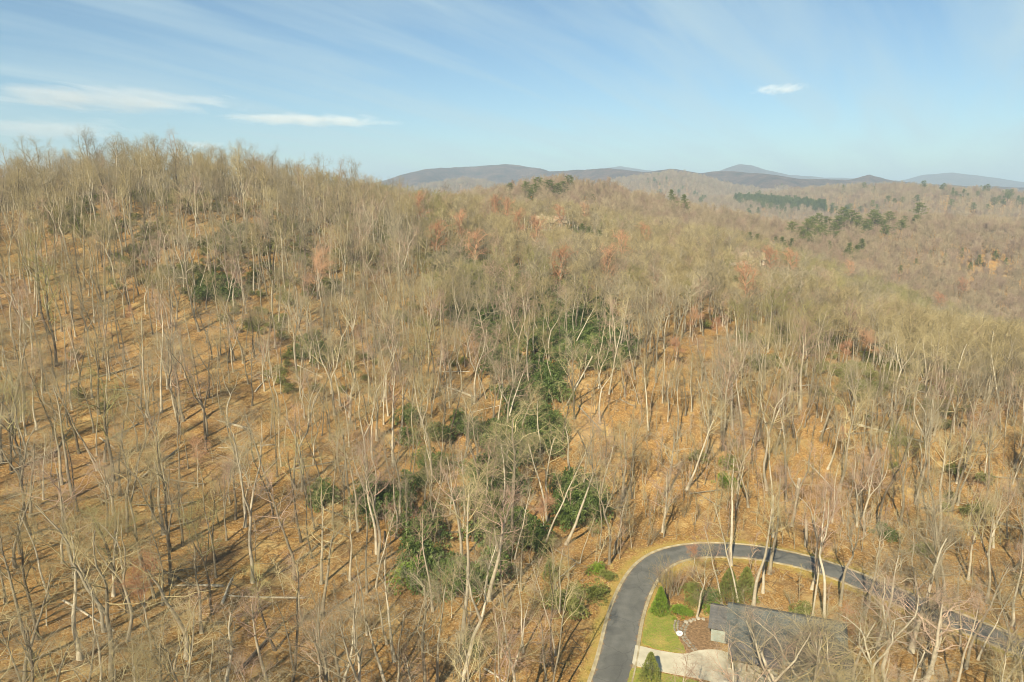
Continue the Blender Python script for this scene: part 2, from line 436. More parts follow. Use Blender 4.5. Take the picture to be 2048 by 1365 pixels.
sepc = t.nodes.new('ShaderNodeSeparateColor'); t.links.new(vor.outputs['Color'], sepc.inputs[0])
leafc = ramp(t, sepc.outputs[0], [(0, (.12,.066,.03)), (.3, (.27,.145,.05)), (.65, (.37,.21,.076)), (.9, (.48,.33,.15)), (1, (.57,.44,.25))])
litter = mix(t, .62, litter, leafc)
litter = mix(t, mrange(t, fine, .0, .55, .55, 0.), litter, (.10, .058, .028))
damp = mrange(t, noise(t, .11, 6, .7, pos, .6), .50, .68, 0, .72); litter = mix(t, damp, litter, (.155, .098, .055))
straw = mrange(t, noise(t, .19, 5, .65, pos, .4), .54, .68, 0, .62); litter = mix(t, straw, litter, (.50, .36, .155))
vg = mix(t, fine, (.31, .20, .060), (.42, .30, .10)); vg = mix(t, mrange(t, mid, .35, .8, 0, .5), vg, (.26, .235, .055))
litter = mix(t, mrange(t, attr(t, 'verge'), .25, .75), litter, vg)
litter = mix(t, mrange(t, attr(t, 'bare'), .4, .95, 0, .8), litter, mix(t, mid, (.42, .25, .10), (.56, .39, .18)))
farn = mrange(t, noise(t, .012, 7, .68, pos), .3, .7)
farc = ramp(t, farn, [(0, (.026,.034,.024)), (.3, (.075,.052,.048)), (.6, (.125,.080,.068)), (1, (.20,.135,.105))])
fdet = mrange(t, noise(t, .075, 4, .75, pos), .32, .68)
farc = mix(t, mrange(t, fdet, 0, .65, .92, 0.), farc, (.032, .03, .022))
litter = mix(t, attr(t, 'far'), litter, farc)
t.links.new(litter, b.inputs['Base Color']); b.inputs['Roughness'].default_value = .95; b.inputs['Specular IOR Level'].default_value = .08
bn = nd(t, 'ShaderNodeBump', Strength=.9, Distance=.22); t.links.new(noise(t, 2.6, 5, .75, pos), bn.inputs['Height'])
bf = nd(t, 'ShaderNodeBump', Distance=9.0); t.links.new(noise(t, .075, 4, .7, pos), bf.inputs['Height']); t.links.new(attr(t, 'far'), bf.inputs['Strength']); t.links.new(bn.outputs[0], bf.inputs['Normal'])
t.links.new(bf.outputs[0], b.inputs['Normal'])
me = mesh_from('ground', V, [quads, tri], [gm])
DR = road_dist(V[:, 0], V[:, 1])
BARE = [(1130,755,5),(1160,772,4),(1190,818,3.5),(1165,872,4),(1435,893,4),(940,600,3),(1010,700,3),(860,735,3),(1640,1130,3),(1180,850,5)]
def canopy_hit(u, v, hgt=0.0, r0=40, r1=3500):
    """where the ray of a pixel first comes within hgt metres of the ground"""
    X, Y, Z = ray(u, v); n0 = math.hypot(X, Y)
    rr = np.geomspace(r0, r1, 900); x = X/n0*rr; y = Y/n0*rr; zr = CAMZ+Z/n0*rr
    hit = np.where(zr <= height(x, y)+hgt)[0]
    if not len(hit): return None
    i = hit[0]; return float(x[i]), float(y[i])
bare = np.zeros(len(V))
for u, v, s in BARE:
    p = canopy_hit(u, v)
    if p: bare = np.maximum(bare, np.exp(-((V[:, 0]-p[0])**2+((V[:, 1]-p[1])*.8)**2)/(s*s)))
bare += 1.1*fbm(V[:, 0]/3, V[:, 1]/3, 3)*(bare > .05)
verge = np.where(DR < 30, 1.2-sstep(2.8, 5.2, DR)*1.0 + .9*fbm(V[:, 0]/4, V[:, 1]/4, 3) - .55*sstep(5, 9, DR), 0)
far = sstep(2600, 3600, np.hypot(V[:, 0], V[:, 1]))
for nm, arr in (('verge', verge), ('bare', bare), ('far', far)):
    a = me.attributes.new(nm, 'FLOAT', 'POINT'); a.data.foreach_set('value', np.clip(arr, 0, 1).astype(np.float32))
tag(obj('ground', me), kind='structure')

# ------------------------------------------------------------------ road, gutters, drive, lawns, beds
def ribbon(offs, zs, xy=road_xy):
    tn = np.gradient(xy, axis=0); tn /= np.linalg.norm(tn, axis=1, keepdims=True); nrm = np.stack([-tn[:, 1], tn[:, 0]], 1)
    zz = road_z(xy[:, 0]); M = len(offs); Vv = []
    for o, z in zip(offs, zs):
        p = xy + nrm*o; Vv.append(np.column_stack([p, zz+z]))
    Vv = np.stack(Vv, 1).reshape(-1, 3); a = (np.arange(len(xy)-1)*M)[:, None]+np.arange(M-1)[None, :]; a = a.ravel()
    return Vv, np.stack([a, a+M, a+M+1, a+1], -1)[:, ::-1]
am, t, b = new_mat('asphalt')
pos = t.nodes.new('ShaderNodeNewGeometry').outputs['Position']
lane = attr(t, 'across')
n1 = mrange(t, noise(t, .5, 5, .6, pos), .3, .7); n2 = mrange(t, noise(t, 9, 3, .7, pos), .3, .7)
base = ramp(t, n1, [(0, (.082,.084,.078)), (.5, (.108,.108,.099)), (1, (.140,.137,.124))])
base = mix(t, mrange(t, n2, .2, .9, 0, .45), base, (.16, .156, .142))
wv = nd(t, 'ShaderNodeMath', operation='SINE'); ml = nd(t, 'ShaderNodeMath', operation='MULTIPLY'); t.links.new(lane, ml.inputs[0]); ml.inputs[1].default_value = 5.6
t.links.new(ml.outputs[0], wv.inputs[0])
base = mix(t, mrange(t, wv.outputs[0], -.2, 1., 0, .30), base, (.16, .157, .145))
vr = nd(t, 'ShaderNodeTexVoronoi', Scale=.13, feature='DISTANCE_TO_EDGE'); 
wob = nd(t, 'ShaderNodeVectorMath', operation='ADD'); sc_ = nd(t, 'ShaderNodeTexNoise', Scale=.8); t.links.new(pos, sc_.inputs['Vector']); t.links.new(pos, wob.inputs[0]); t.links.new(sc_.outputs['Color'], wob.inputs[1])
t.links.new(wob.outputs[0], vr.inputs['Vector'])
base = mix(t, mrange(t, vr.outputs['Distance'], .004, .012, .28, 0.), base, (.03, .03, .03))
ab = nd(t, 'ShaderNodeMath', operation='ABSOLUTE'); t.links.new(lane, ab.inputs[0])
pt = mrange(t, noise(t, .16, 2, .4, pos), .56, .60, 0, .35); base = mix(t, pt, base, (.062, .063, .060))
ed = nd(t, 'ShaderNodeMath', operation='MULTIPLY_ADD'); t.links.new(noise(t, .9, 5, .7, pos), ed.inputs[0]); ed.inputs[1].default_value = .8; t.links.new(ab.outputs[0], ed.inputs[2])
base = mix(t, mrange(t, ed.outputs[0], 1.30, 1.52, 0, .85), base, mix(t, n2, (.22, .12, .045), (.36, .22, .09)))
t.links.new(base, b.inputs['Base Color']); b.inputs['Roughness'].default_value = .85
bump(t, b, n2, .3, .02)
ra, rf = ribbon(np.linspace(-2.45, 2.45, 9), .03+.05*(1-(np.linspace(-1, 1, 9))**2))
me = mesh_from('road', ra, [rf], [am]); a = me.attributes.new('across', 'FLOAT', 'POINT'); a.data.foreach_set('value', np.tile(np.linspace(-1, 1, 9), len(road_xy)).astype(np.float32))
tag(obj('road', me), kind='structure')
cm = simple('concrete', [(0, (.36,.33,.26)), (.5, (.47,.43,.34)), (1, (.56,.52,.43))], .6, .9, 0, .3, 6)
cg = simple('gutter_concrete', [(0, (.24,.195,.11)), (.5, (.34,.285,.18)), (1, (.44,.38,.26))], .7, .9, 0, .3, 6)
for sgn in (-1, 1):
    o = np.array([2.43, 2.46, 2.72, 2.86, 3.0, 3.02])*sgn; z = np.array([-.08, .028, .012, .075, .09, -.12])
    vv, ff = ribbon(o[::sgn], z[::sgn]); tag(obj('kerb', mesh_from('kerb', vv, [ff], [cg], False)), kind='structure')

def sheet(name, pts, z, mat, step=.35, jit=.0, edge=.12):
    """a filled ground sheet with a skirt, its outline slightly uneven"""
    P = np.array(pts); d = np.r_[0, np.cumsum(np.linalg.norm(np.diff(np.vstack([P, P[:1]]), axis=0), axis=1))]
    s = np.arange(0, d[-1], step); Q = np.stack([np.interp(s, d, np.r_[P[:, k], P[0, k]]) for k in (0, 1)], 1)
    for _ in range(3): Q = .5*Q+.25*(np.roll(Q, 1, 0)+np.roll(Q, -1, 0))
    Q = Q + np.stack([fbm(Q[:, 0]/1.3, Q[:, 1]/1.3+9, 3), fbm(Q[:, 0]/1.3+50, Q[:, 1]/1.3, 3)], 1)*jit
    bm = bmesh.new(); top = [bm.verts.new((x, y, z)) for x, y in Q]; lo = [bm.verts.new((x, y, z-edge)) for x, y in Q]
    f = bm.faces.new(top)
    for i in range(len(Q)): bm.faces.new((top[i-1], top[i], lo[i], lo[i-1]))
    bmesh.ops.triangulate(bm, faces=[f])
    return tag(obj(name, bm_mesh(name, bm, [mat])), kind='structure')
dm, t, b = new_mat('drive_concrete')
pos = t.nodes.new('ShaderNodeNewGeometry').outputs['Position']
n1 = mrange(t, noise(t, .35, 6, .6, pos), .3, .7)
t.links.new(ramp(t, n1, [(0, (.34,.31,.235)), (.5, (.45,.41,.31)), (1, (.53,.49,.385))]), b.inputs['Base Color']); b.inputs['Roughness'].default_value = .9
bump(t, b, noise(t, 14, 3, .7, pos), .25, .02)
drive_px = [(1266,1289),(1285,1293),(1312,1300),(1340,1305),(1372,1309),(1392,1301),(1415,1299),(1440,1299),(1456,1306),(1500,1318),(1560,1330),(1600,1352),(1600,1420),(1520,1420),(1470,1385),(1420,1362),(1380,1354),(1340,1347),(1300,1338),(1264,1330),(1258,1310)]
sheet('driveway', poly_px(drive_px), .035, dm, .5)
lm, t, b = new_mat('lawn_grass')
pos = t.nodes.new('ShaderNodeNewGeometry').outputs['Position']
n1 = mrange(t, noise(t, .28, 5, .65, pos), .32, .68); n2 = mrange(t, noise(t, 4, 4, .75, pos), .28, .72)
gc = ramp(t, n1, [(0, (.16,.215,.028)), (.4, (.225,.255,.042)), (.7, (.33,.29,.065)), (1, (.45,.345,.095))])
gc = mix(t, mrange(t, n2, 0, .7, .55, 0), gc, (.07, .10, .018)); gc = mix(t, mrange(t, noise(t, 2.2, 5, .8, pos), .52, .60, 0, .7), gc, (.30, .19, .075)); gc = mix(t, mrange(t, noise(t, .5, 4, .7, pos), .55, .70, 0, .55), gc, (.33, .27, .085)); t.links.new(gc, b.inputs['Base Color']); b.inputs['Roughness'].default_value = .9
bump(t, b, noise(t, 7, 4, .8, pos), .9, .12)
lawn_px = [(1283,1286),(1286,1262),(1293,1232),(1304,1205),(1317,1192),(1326,1222),(1340,1232),(1353,1232),(1354,1247),(1352,1262),(1357,1277),(1366,1291),(1374,1307),(1340,1303),(1312,1298)]
sheet('lawn', poly_px(lawn_px), .05, lm, .35, .5)
sheet('lawn', poly_px([(1264,1334),(1300,1341),(1340,1350),(1380,1358),(1420,1370),(1400,1420),(1250,1420),(1252,1370)]), .045, lm, .35, .5)
mm = simple('mulch', [(0, (.11,.068,.036)), (.5, (.20,.125,.066)), (1, (.32,.205,.11))], 2.6, .95, 0, .25, 8)
bed_px = [(1357,1243),(1372,1241),(1385,1240),(1410,1236),(1424,1236),(1428,1270),(1444,1300),(1418,1298),(1396,1300),(1376,1308),(1368,1292),(1359,1277),(1354,1262)]
sheet('garden_bed', poly_px(bed_px), .03, mm, .35, .3)

# stone-edged path and border in the garden bed
st_m = simple('fieldstone', [(0, (.15,.13,.095)), (.5, (.23,.205,.155)), (1, (.34,.305,.24))], 1.2, .9, .7, .5)
st_w = simple('pale_stone', [(0, (.25,.215,.16)), (.5, (.36,.32,.25)), (1, (.48,.43,.345))], 1.2, .9, .5, .5)
def stone_mesh(seed, flat):
    g = random.Random(seed); bm = bmesh.new(); bmesh.ops.create_icosphere(bm, subdivisions=1, radius=.5)
    for v in bm.verts:
        v.co *= g.uniform(.8, 1.12); v.co.z = max(-.4, min(.42, v.co.z*1.15))
    return bm_mesh('stone', bm, [st_m])
STONES = [stone_mesh(i, 1) for i in range(5)]
def stone_row(name, px, width, size, zh, mat, label, cat, per=2):
    root = obj(name, None, None, (*at_plane(*px[0]), 0)); tag(root, label, cat)
    P = catmull([at_plane(u, v) for u, v in px], 10); d = np.r_[0, np.cumsum(np.linalg.norm(np.diff(P, axis=0), axis=1))]
    for k, s in enumerate(np.arange(0, d[-1], size*.98)):
        x = np.interp(s, d, P[:, 0]); y = np.interp(s, d, P[:, 1]); x2 = np.interp(s+.1, d, P[:, 0]); y2 = np.interp(s+.1, d, P[:, 1]); th = math.atan2(y2-y, x2-x)
        for q in range(per):
            off = (q-(per-1)/2)*width/per
            o = obj('stone', STONES[(k*3+q) % 5], root); o.location = (x-math.sin(th)*off+random.uniform(-.05, .05)-root.location.x, y+math.cos(th)*off+random.uniform(-.05, .05)-root.location.y, .05+zh*.2)
            o.rotation_euler = (random.uniform(-.1, .1), random.uniform(-.1, .1), th+random.uniform(-.3, .3))
            o.scale = (size*random.uniform(.9, 1.1), width/per*random.uniform(.85, 1.0), zh*random.uniform(.8, 1.3))
            o.material_slots[0].link = 'OBJECT'; o.material_slots[0].material = mat
    return root
stone_row('stone_path', [(1372,1249),(1367,1258),(1366,1268),(1371,1279),(1380,1290),(1392,1302)], 1.1, .75, .12, st_m, 'curved grey stone path running through the brown garden bed to the drive', 'path')
stone_row('stone_border', [(1354,1244),(1352,1254),(1354,1264),(1358,1270)], .9, .6, .35, st_m, 'grey stone border between the green lawn and the brown bed', 'border')
stone_row('boulder_edging', [(1372,1245),(1382,1242),(1391,1239),(1402,1238),(1410,1241)], 1.0, .8, .28, st_w, 'pale rock edging at the foot of the tree beside the garden bed', 'rocks', 1)
bm = bmesh.new()
prof = [(.24, 0), (.48, 0), (.52, .34), (.42, .42), (.26, .38), (.22, .15)]
N_ = 14; rg = [[bm.verts.new((r*math.cos(a*2*math.pi/N_), r*math.sin(a*2*math.pi/N_), z)) for r, z in prof] for a in range(N_)]
for a in range(N_):
    for q in range(len(prof)): bm.faces.new((rg[a][q], rg[(a+1) % N_][q], rg[(a+1) % N_][(q+1) % len(prof)], rg[a][(q+1) % len(prof)]))
white = simple('white_paint', [(0, (.68,.66,.60)), (1, (.80,.78,.72))], 2, .7)
pl = obj('round_planter', None, None, (*at_plane(1359, 1270), .05)); tag(pl, 'white ring-shaped planter at the end of the stone border by the lawn', 'planter')
obj('rim', bm_mesh('rim', bm, [white], True), pl)
bm = bmesh.new(); bmesh.ops.create_cone(bm, cap_ends=True, segments=14, radius1=.25, radius2=.25, depth=.16)
obj('soil', bm_mesh('soil', bm, [mm]), pl, (0, 0, .12))

# ------------------------------------------------------------------ houses
roof_d = simple('slate_roof', [(0, (.058,.064,.061)), (.5, (.090,.098,.093)), (1, (.135,.142,.132))], .8, .8, .25, .5)
roof_p = simple('slate_roof_wing', [(0, (.075,.073,.073)), (.5, (.105,.102,.10)), (1, (.135,.13,.125))], .8, .8, .25, .5)
wall_g = simple('grey_green_siding', [(0, (.22,.25,.22)), (.5, (.28,.31,.27)), (1, (.33,.36,.31))], .7, .85)
wall_b = simple('brown_siding', [(0, (.20,.13,.075)), (.5, (.27,.18,.105)), (1, (.34,.23,.14))], .7, .85)
dark_m = simple('dark_trim', [(0, (.03,.03,.032)), (1, (.05,.05,.052))], 2, .6)
glass, t, b = new_mat('window_glass'); b.inputs['Base Color'].default_value = (.02, .026, .03, 1); b.inputs['Roughness'].default_value = .08; b.inputs['Specular IOR Level'].default_value = .6
def prism(name, outline, h0, h1_, mat):
    bm = bmesh.new(); lo = [bm.verts.new((x, y, h0)) for x, y in outline]; hi = [bm.verts.new((x, y, h1_)) for x, y in outline]
    for i in range(len(outline)): bm.faces.new((lo[i-1], lo[i], hi[i], hi[i-1]))
    bm.faces.new(hi); bm.faces.new(lo[::-1]); return bm_mesh(name, bm, [mat])
def gable_walls(name, L, W, H, rise, mat):
    bm = bmesh.new(); A = []
    for sx in (-1, 1):
        A.append([bm.verts.new(p) for p in ((sx*L/2, -W/2, 0), (sx*L/2, W/2, 0), (sx*L/2, W/2, H), (sx*L/2, 0, H+rise), (sx*L/2, -W/2, H))])
    bm.faces.new(A[0]); bm.faces.new(A[1][::-1])
    for i in range(5): bm.faces.new((A[0][i], A[0][(i+1) % 5], A[1][(i+1) % 5], A[1][i]))
    return bm_mesh(name, bm, [mat])
def roof_slope(L, W, H, rise, ov, side, mat, parent, M, courses=14, th=.12):
    """one roof slope: a backing slab and separate courses of shingles, each lapping over the one below"""
    half = W/2+ov; drop = rise*ov/(W/2); run = math.hypot(half, rise+drop); ang = math.atan2(rise+drop, half)
    piece = obj('roof_slope', None, parent)
    bm = bmesh.new(); add_box(bm, (0, 0, 0), (L+2*ov, run, th)); o = obj('roof_deck', bm_mesh('roof_deck', bm, [mat]), piece)
    cyc = side*half/2; cz = H+rise-(rise+drop)/2
    piece.matrix_local = M @ Matrix.Translation((0, cyc, cz+th/2)) @ Matrix.Rotation(-side*ang, 4, 'X')
    me = None
    stepw = run/courses
    for k in range(courses):
        if me is None:
            bm = bmesh.new(); segs = max(4, int(L/1.0)); wd = (L+2*ov)/segs; g = random.Random(5)
            for q in range(segs): add_box(bm, (-(L+2*ov)/2+wd*(q+.5), 0, g.uniform(-.006, .010)), (wd*.97, stepw*1.12, .035))
            me = bm_mesh('shingle_course', bm, [mat])
        c = obj('shingle_course', me, piece); c.location = (random.uniform(-.25, .25)*0, -run/2+stepw*(k+.5), th/2+.02); c.rotation_euler = (side*.03, 0, 0)
    return piece
def window(parent, x, y, z, w_, h_, rz, frame=None, depth=.08):
    fr = obj('window', None, parent); fr.location = (x, y, z); fr.rotation_euler = (0, 0, rz)
    bm = bmesh.new()
    for sx in (-1, 1): add_box(bm, (sx*w_/2, 0, 0), (.10, depth, h_+.2))
    for sz in (-1, 1): add_box(bm, (0, 0, sz*h_/2), (w_-.1, depth, .12))
    add_box(bm, (0, 0, 0), (w_-.1, depth*.6, .05))
    obj('window_frame', bm_mesh('window_frame', bm, [frame or white]), fr)
    obj('pane', box_mesh('pane', (0, .015, 0), (w_-.1, .02, h_-.1), glass), fr)
    return fr

# the dark-roofed house by the drive
hx, hy = at_plane(1572, 1300)
HR = R(-19)
house = obj('dark_roofed_house', None, None, (hx+1.2-1.23, hy+.6+.42, 0)); house.rotation_euler = (0, 0, HR)
tag(house, 'grey-green house with a dark slate roof standing beside the concrete drive', 'house')
L, W_, H_, rise = 15.4, 9.8, 2.6, 2.5
I4 = Matrix.Identity(4)
obj('wall', gable_walls('wall', L, W_, H_, rise-.05, wall_g), house)
for sd_ in (-1, 1): roof_slope(L, W_, H_, rise, .55, sd_, roof_d, house, I4, 16)
obj('ridge_cap', box_mesh('ridge_cap', (0, 0, H_+rise+.14), (L+1.1, .35, .12), roof_d, .03), house)
# lower wing at the west end
wg = Matrix.Translation((-L/2-.9, .9, 0))
o = obj('wall', gable_walls('wing_wall', 3.4, 6.2, 2.45, 1.5, wall_g), house); o.matrix_local = wg
for sd_ in (-1, 1): roof_slope(3.4, 6.2, 2.45, 1.6, .45, sd_, roof_p, house, wg, 9)
# garage wing towards the drive
gw = Matrix.Translation((L/2-3.2, -W_/2-2.4, 0)) @ Matrix.Rotation(R(90), 4, 'Z')
o = obj('wall', gable_walls('garage_wall', 7.5, 7.4, 3.2, 2.9, wall_g), house); o.matrix_local = gw
for sd_ in (-1, 1): roof_slope(7.5, 7.4, 3.2, 3.0, .5, sd_, roof_d, house, gw, 11)
# entrance porch
obj('porch_slab', box_mesh('porch_slab', (-4.0, -W_/2-1.7, .06), (7.0, 3.2, .12), cm), house)
bm = bmesh.new(); add_box(bm, (0, 0, 0), (7.2, 3.4, .14)); pr = obj('porch_roof', bm_mesh('porch_roof', bm, [roof_p]), house, (-4.0, -W_/2-1.9, 2.1)); pr.rotation_euler = (R(14), 0, 0)
post_m = simple('stained_post', [(0, (.10,.07,.045)), (1, (.15,.10,.065))], 2, .8)
for px_ in (-7.0, -5.0, -3.0, -.8): obj('porch_post', box_mesh('porch_post', (px_, -W_/2-3.2, .95), (.2, .2, 1.7), post_m), house)
obj('door', box_mesh('door', (-3.0, -W_/2-.03, 1.25), (1.1, .08, 2.1), simple('door_paint', [(0, (.16,.05,.03)), (1, (.22,.07,.04))], 2, .6)), house)
for wx in (-6.6, -4.8, -1.4): window(house, wx, -W_/2-.03, 1.75, 1.1, 1.4, 0)
for wy in (-2.4, 2.4): window(house, L/2+.03, wy, 1.8, 1.1, 1.4, R(90))
gd = obj('garage_door', box_mesh('garage_door', (L/2-3.2, -W_/2-6.78, 1.25), (4.9, .08, 2.4), simple('garage_paint', [(0, (.45,.46,.43)), (1, (.55,.56,.52))], 2, .6)), house)
for q in range(4): obj('garage_panel', box_mesh('garage_panel', (L/2-3.2, -W_/2-6.84, .36+q*.59), (4.7, .05, .52), gd.data.materials[0], .02), house)
window(house, L/2-3.2, -W_/2-6.78, 4.1, 1.2, .9, 0)
obj('gutter', box_mesh('gutter', (-2.2, -W_/2-.62, 2.22), (10.2, .13, .13), dark_m), house)

# brown house on the ridge and the pale house lower in the trees
white_b = simple('weathered_cream', [(0, (.42,.37,.29)), (1, (.52,.47,.37))], 2, .8)
def far_house(name, x, y, z, rz, L, W, H, rise, wm, rm, label, deck=True, sup=4.0, chim=None):
    h = obj(name, None, None, (x, y, z)); h.rotation_euler = (0, 0, rz); tag(h, label, 'house')
    obj('wall', gable_walls('wall', L, W, H, rise-.05, wm), h).location = (0, 0, 0)
    obj('foundation', box_mesh('foundation', (0, 0, -1.6), (L*.98, W*.98, 3.2), st_m), h)
    for s_ in (-1, 1):
        bm = bmesh.new(); half = W/2+.6; drop = rise*.6/(W/2); run = math.hypot(half, rise+drop); a_ = math.atan2(rise+drop, half)
        add_box(bm, (0, 0, 0), (L+1.2, run, .2)); rf_ = obj('roof', bm_mesh('roof', bm, [rm]), h)
        rf_.matrix_local = Matrix.Translation((0, s_*half/2, H+rise-(rise+drop)/2+.1)) @ Matrix.Rotation(-s_*a_, 4, 'X')
    gm_ = Matrix.Translation((L*.22, -W/2-1.5, 0)) @ Matrix.Rotation(R(90), 4, 'Z')
    o = obj('wall', gable_walls('gable_wall', 4, 6, H, 2.4, wm), h); o.matrix_local = gm_
    for s_ in (-1, 1):
        bm = bmesh.new(); half = 3.5; run = math.hypot(half, 2.85); a_ = math.atan2(2.85, half); add_box(bm, (0, 0, 0), (5, run, .2))
        o = obj('roof', bm_mesh('gable_roof', bm, [rm]), h); o.matrix_local = gm_ @ Matrix.Translation((0, s_*half/2, H+2.45-1.425+.1)) @ Matrix.Rotation(-s_*a_, 4, 'X')
    nw = int(L/3)
    for q in range(nw):
        xx = -L/2+1.6+q*(L-3.2)/max(1, nw-1)
        if abs(xx-L*.22) > 3.4: window(h, xx, -W/2-.03, H*.55, 1.3, 1.6, 0, white)
    for xx in (-1.4, 0, 1.4): window(h, L*.22+xx, -W/2-3.53, H*.58, 1.1, 2.0, 0, white)
    if deck:
        obj('deck', box_mesh('deck', (L*.1, -W/2-5.0, -.1), (L*.75, 3.0, .2), wall_b), h)
        for q in range(7): obj('deck_post', box_mesh('deck_post', (L*.1-L*.36+q*L*.12, -W/2-6.3, -sup/2-.1), (.25, .25, sup), white_b), h)
        obj('deck_rail', box_mesh('deck_rail', (L*.1, -W/2-6.4, .95), (L*.75, .1, .12), white_b), h)
        for q in range(10): obj('baluster', box_mesh('baluster', (L*.1-L*.36+q*L*.08, -W/2-6.4, .45), (.1, .1, .9), white_b), h)
    if chim: obj('chimney', box_mesh('chimney', (chim, .5, H+rise), (1.4, 1.1, 3.0), st_w), h)
    return h
HOUSES = []
roof_br = simple('brown_roof', [(0, (.19,.145,.09)), (.5, (.26,.20,.125)), (1, (.32,.25,.165))], .6, .85)
p = canopy_hit(1100, 468, 0, 200, 900)
hz_ = h1(*p)+4.2
far_house('ridge_house', p[0], p[1], hz_, R(4), 22, 11, 4.2, 4.6, wall_b, roof_br, 'brown-roofed house with white deck posts among the trees on the ridge', True, 5.0, -6)
HOUSES.append((p[0], p[1], 17))
wall_c = simple('cream_siding', [(0, (.42,.38,.30)), (1, (.56,.51,.42))], .7, .85)
p = canopy_hit(1480, 535, 1.0, 200, 900)
far_house('pale_house', p[0]+3, p[1], h1(*p)+3.0, R(-8), 20, 10, 3.4, 3.6, wall_c, roof_br, 'cream house with a pale chimney half hidden by trees below the knoll', False, 0, 7.5)
HOUSES.append((p[0]+3, p[1], 15))

# ------------------------------------------------------------------ vegetation meshes
def two(name, T, Cr, tm, cm_):
    a = mesh_from('trunk', T[0], [T[1]], [tm]); c = mesh_from('crown', Cr[0], [Cr[1]], [cm_]); return a, c
def joined(name, T, Cr, tm, cm_):
    v, f = join([T, Cr]); mi = np.r_[np.zeros(len(T[1]), int), np.ones(len(Cr[1]), int)]
    return mesh_from(name, v, [f], [tm, cm_], True, mi)
NEAR = []   # (height, trunk mesh, crown mesh, form word, joined mesh)
SPEC = [
 dict(H=30, clean=.56, spread=.145, wig=.09, nl=12, ang=.70, form='straight'),
 dict(H=28, clean=.45, spread=.19, wig=.12, nl=12, ang=.85, form='straight'),
 dict(H=26, clean=.42, spread=.21, wig=.17, nl=11, ang=.9, form='crooked'),
 dict(H=24, clean=.35, spread=.25, wig=.21, nl=11, ang=1.0, form='spreading'),
 dict(H=28, spread=.19, forks=2, wig=.12, nl=12, ang=.75, form='forked'),
 dict(H=25, spread=.22, forks=3, wig=.16, nl=12, ang=.8, form='forked'),
 dict(H=24, clean=.5, spread=.17, wig=.13, nl=9, lean=.10, ang=.8, form='leaning'),
 dict(H=22, clean=.4, spread=.20, wig=.19, nl=9, ang=.9, form='crooked'),
 dict(H=20, clean=.42, spread=.17, wig=.11, nl=8, lvl=(6, 5, 2), ang=.65, form='slim', r0=.17),
 dict(H=26, clean=.55, spread=.14, wig=.10, nl=8, lvl=(6, 5, 2), ang=.7, form='slim', r0=.24),
 dict(H=29, clean=.48, spread=.21, wig=.15, nl=13, ang=.9, form='straight', r0=.42),
 dict(H=23, clean=.33, spread=.27, wig=.24, nl=12, ang=1.05, form='spreading', r0=.34),
 dict(H=27, spread=.2, forks=2, wig=.18, nl=13, ang=.85, form='forked', r0=.34),
 dict(H=18, clean=.4, spread=.22, wig=.2, nl=8, lvl=(6, 5, 2), ang=.9, form='crooked', r0=.18),
]
tk = ['pale', 'grey', 'grey', 'dark', 'pale', 'grey', 'grey', 'dark', 'pale', 'pale', 'grey', 'dark', 'pale', 'grey']
ck = ['tan', 'tan', 'grey', 'grey', 'tan', 'grey', 'tan', 'grey', 'rosy', 'tan', 'tan', 'grey', 'rosy', 'tan']
for i, s in enumerate(SPEC):
    s = dict(s); form = s.pop('form'); T, Cr = make_bare(100+i, **s)
    a, c = two('t', T, Cr, BARK[tk[i]], TWIG[ck[i]])
    NEAR.append((s['H'], a, c, form, joined('bare_tree_source', T, Cr, BARK[tk[i]], TWIG[ck[i]])))
RED = []
for i, s in enumerate([dict(H=18, clean=.35, spread=.24, wig=.13, nl=10, ang=.75), dict(H=20, spread=.23, forks=2, wig=.13, nl=11, ang=.7)]):
    T, Cr = make_bare(200+i, rt=.011, lvl=(8, 6, 4), **s); a, c = two('t', T, Cr, BARK['pale'], TWIG['red']); RED.append((s['H'], a, c, 'forked' if i else 'rounded', joined('red_tree_source', T, Cr, BARK['pale'], TWIG['red'])))
SAP = []
for i in range(4):
    T, Cr = make_bare(300+i, H=8, clean=.2, spread=.14, wig=.12, nl=9, lvl=(4, 3, 0), rt=.007, r0=.068, K0=4, P0=8, ang=.6, lean=(0, .1, .05, -.05)[i])
    tm = BARK[['grey', 'dark', 'grey', 'pale'][i]]; cm_ = TWIG[['tan', 'grey', 'rosy', 'tan'][i]]
    a, c = two('t', T, Cr, tm, cm_); SAP.append((8, a, c, 'thin', joined('sapling_source', T, Cr, tm, cm_)))
BRUSH = []
for i in range(3):     # many-stemmed leafless shrub
    g = np.random.default_rng(400+i); N = 11; ph = g.random(N)*6.28; sp = g.uniform(.15, .6, N)
    d = np.stack([np.cos(ph)*sp, np.sin(ph)*sp, np.ones(N)], 1)
    st = walk(g, np.stack([np.cos(ph)*.2, np.sin(ph)*.2, np.full(N, -.1)], 1), d, g.uniform(2., 3.4, N), 6, .1, .02)
    rr_ = .028*(1-.7*np.linspace(0, 1, 6))[None, :]*np.ones((N, 1))
    l1, r1 = children(g, st, rr_, 7, .3, 1, .6, .2, lambda t, pi: 1.1*(1-.4*t), 4, .15, .05, .6, .010)
    l2, r2 = children(g, l1, r1, 4, .2, 1, .6, .2, lambda t, pi: .55, 3, .15, .05, .7, .007)
    BRUSH.append((3.0, joined('brush_source', tubes(st, rr_, 4), join([tubes(l1, r1, 3), tubes(l2, r2, 3)]), BARK['grey'], TWIG[['tan', 'grey', 'rosy'][i]])))
FARV = []
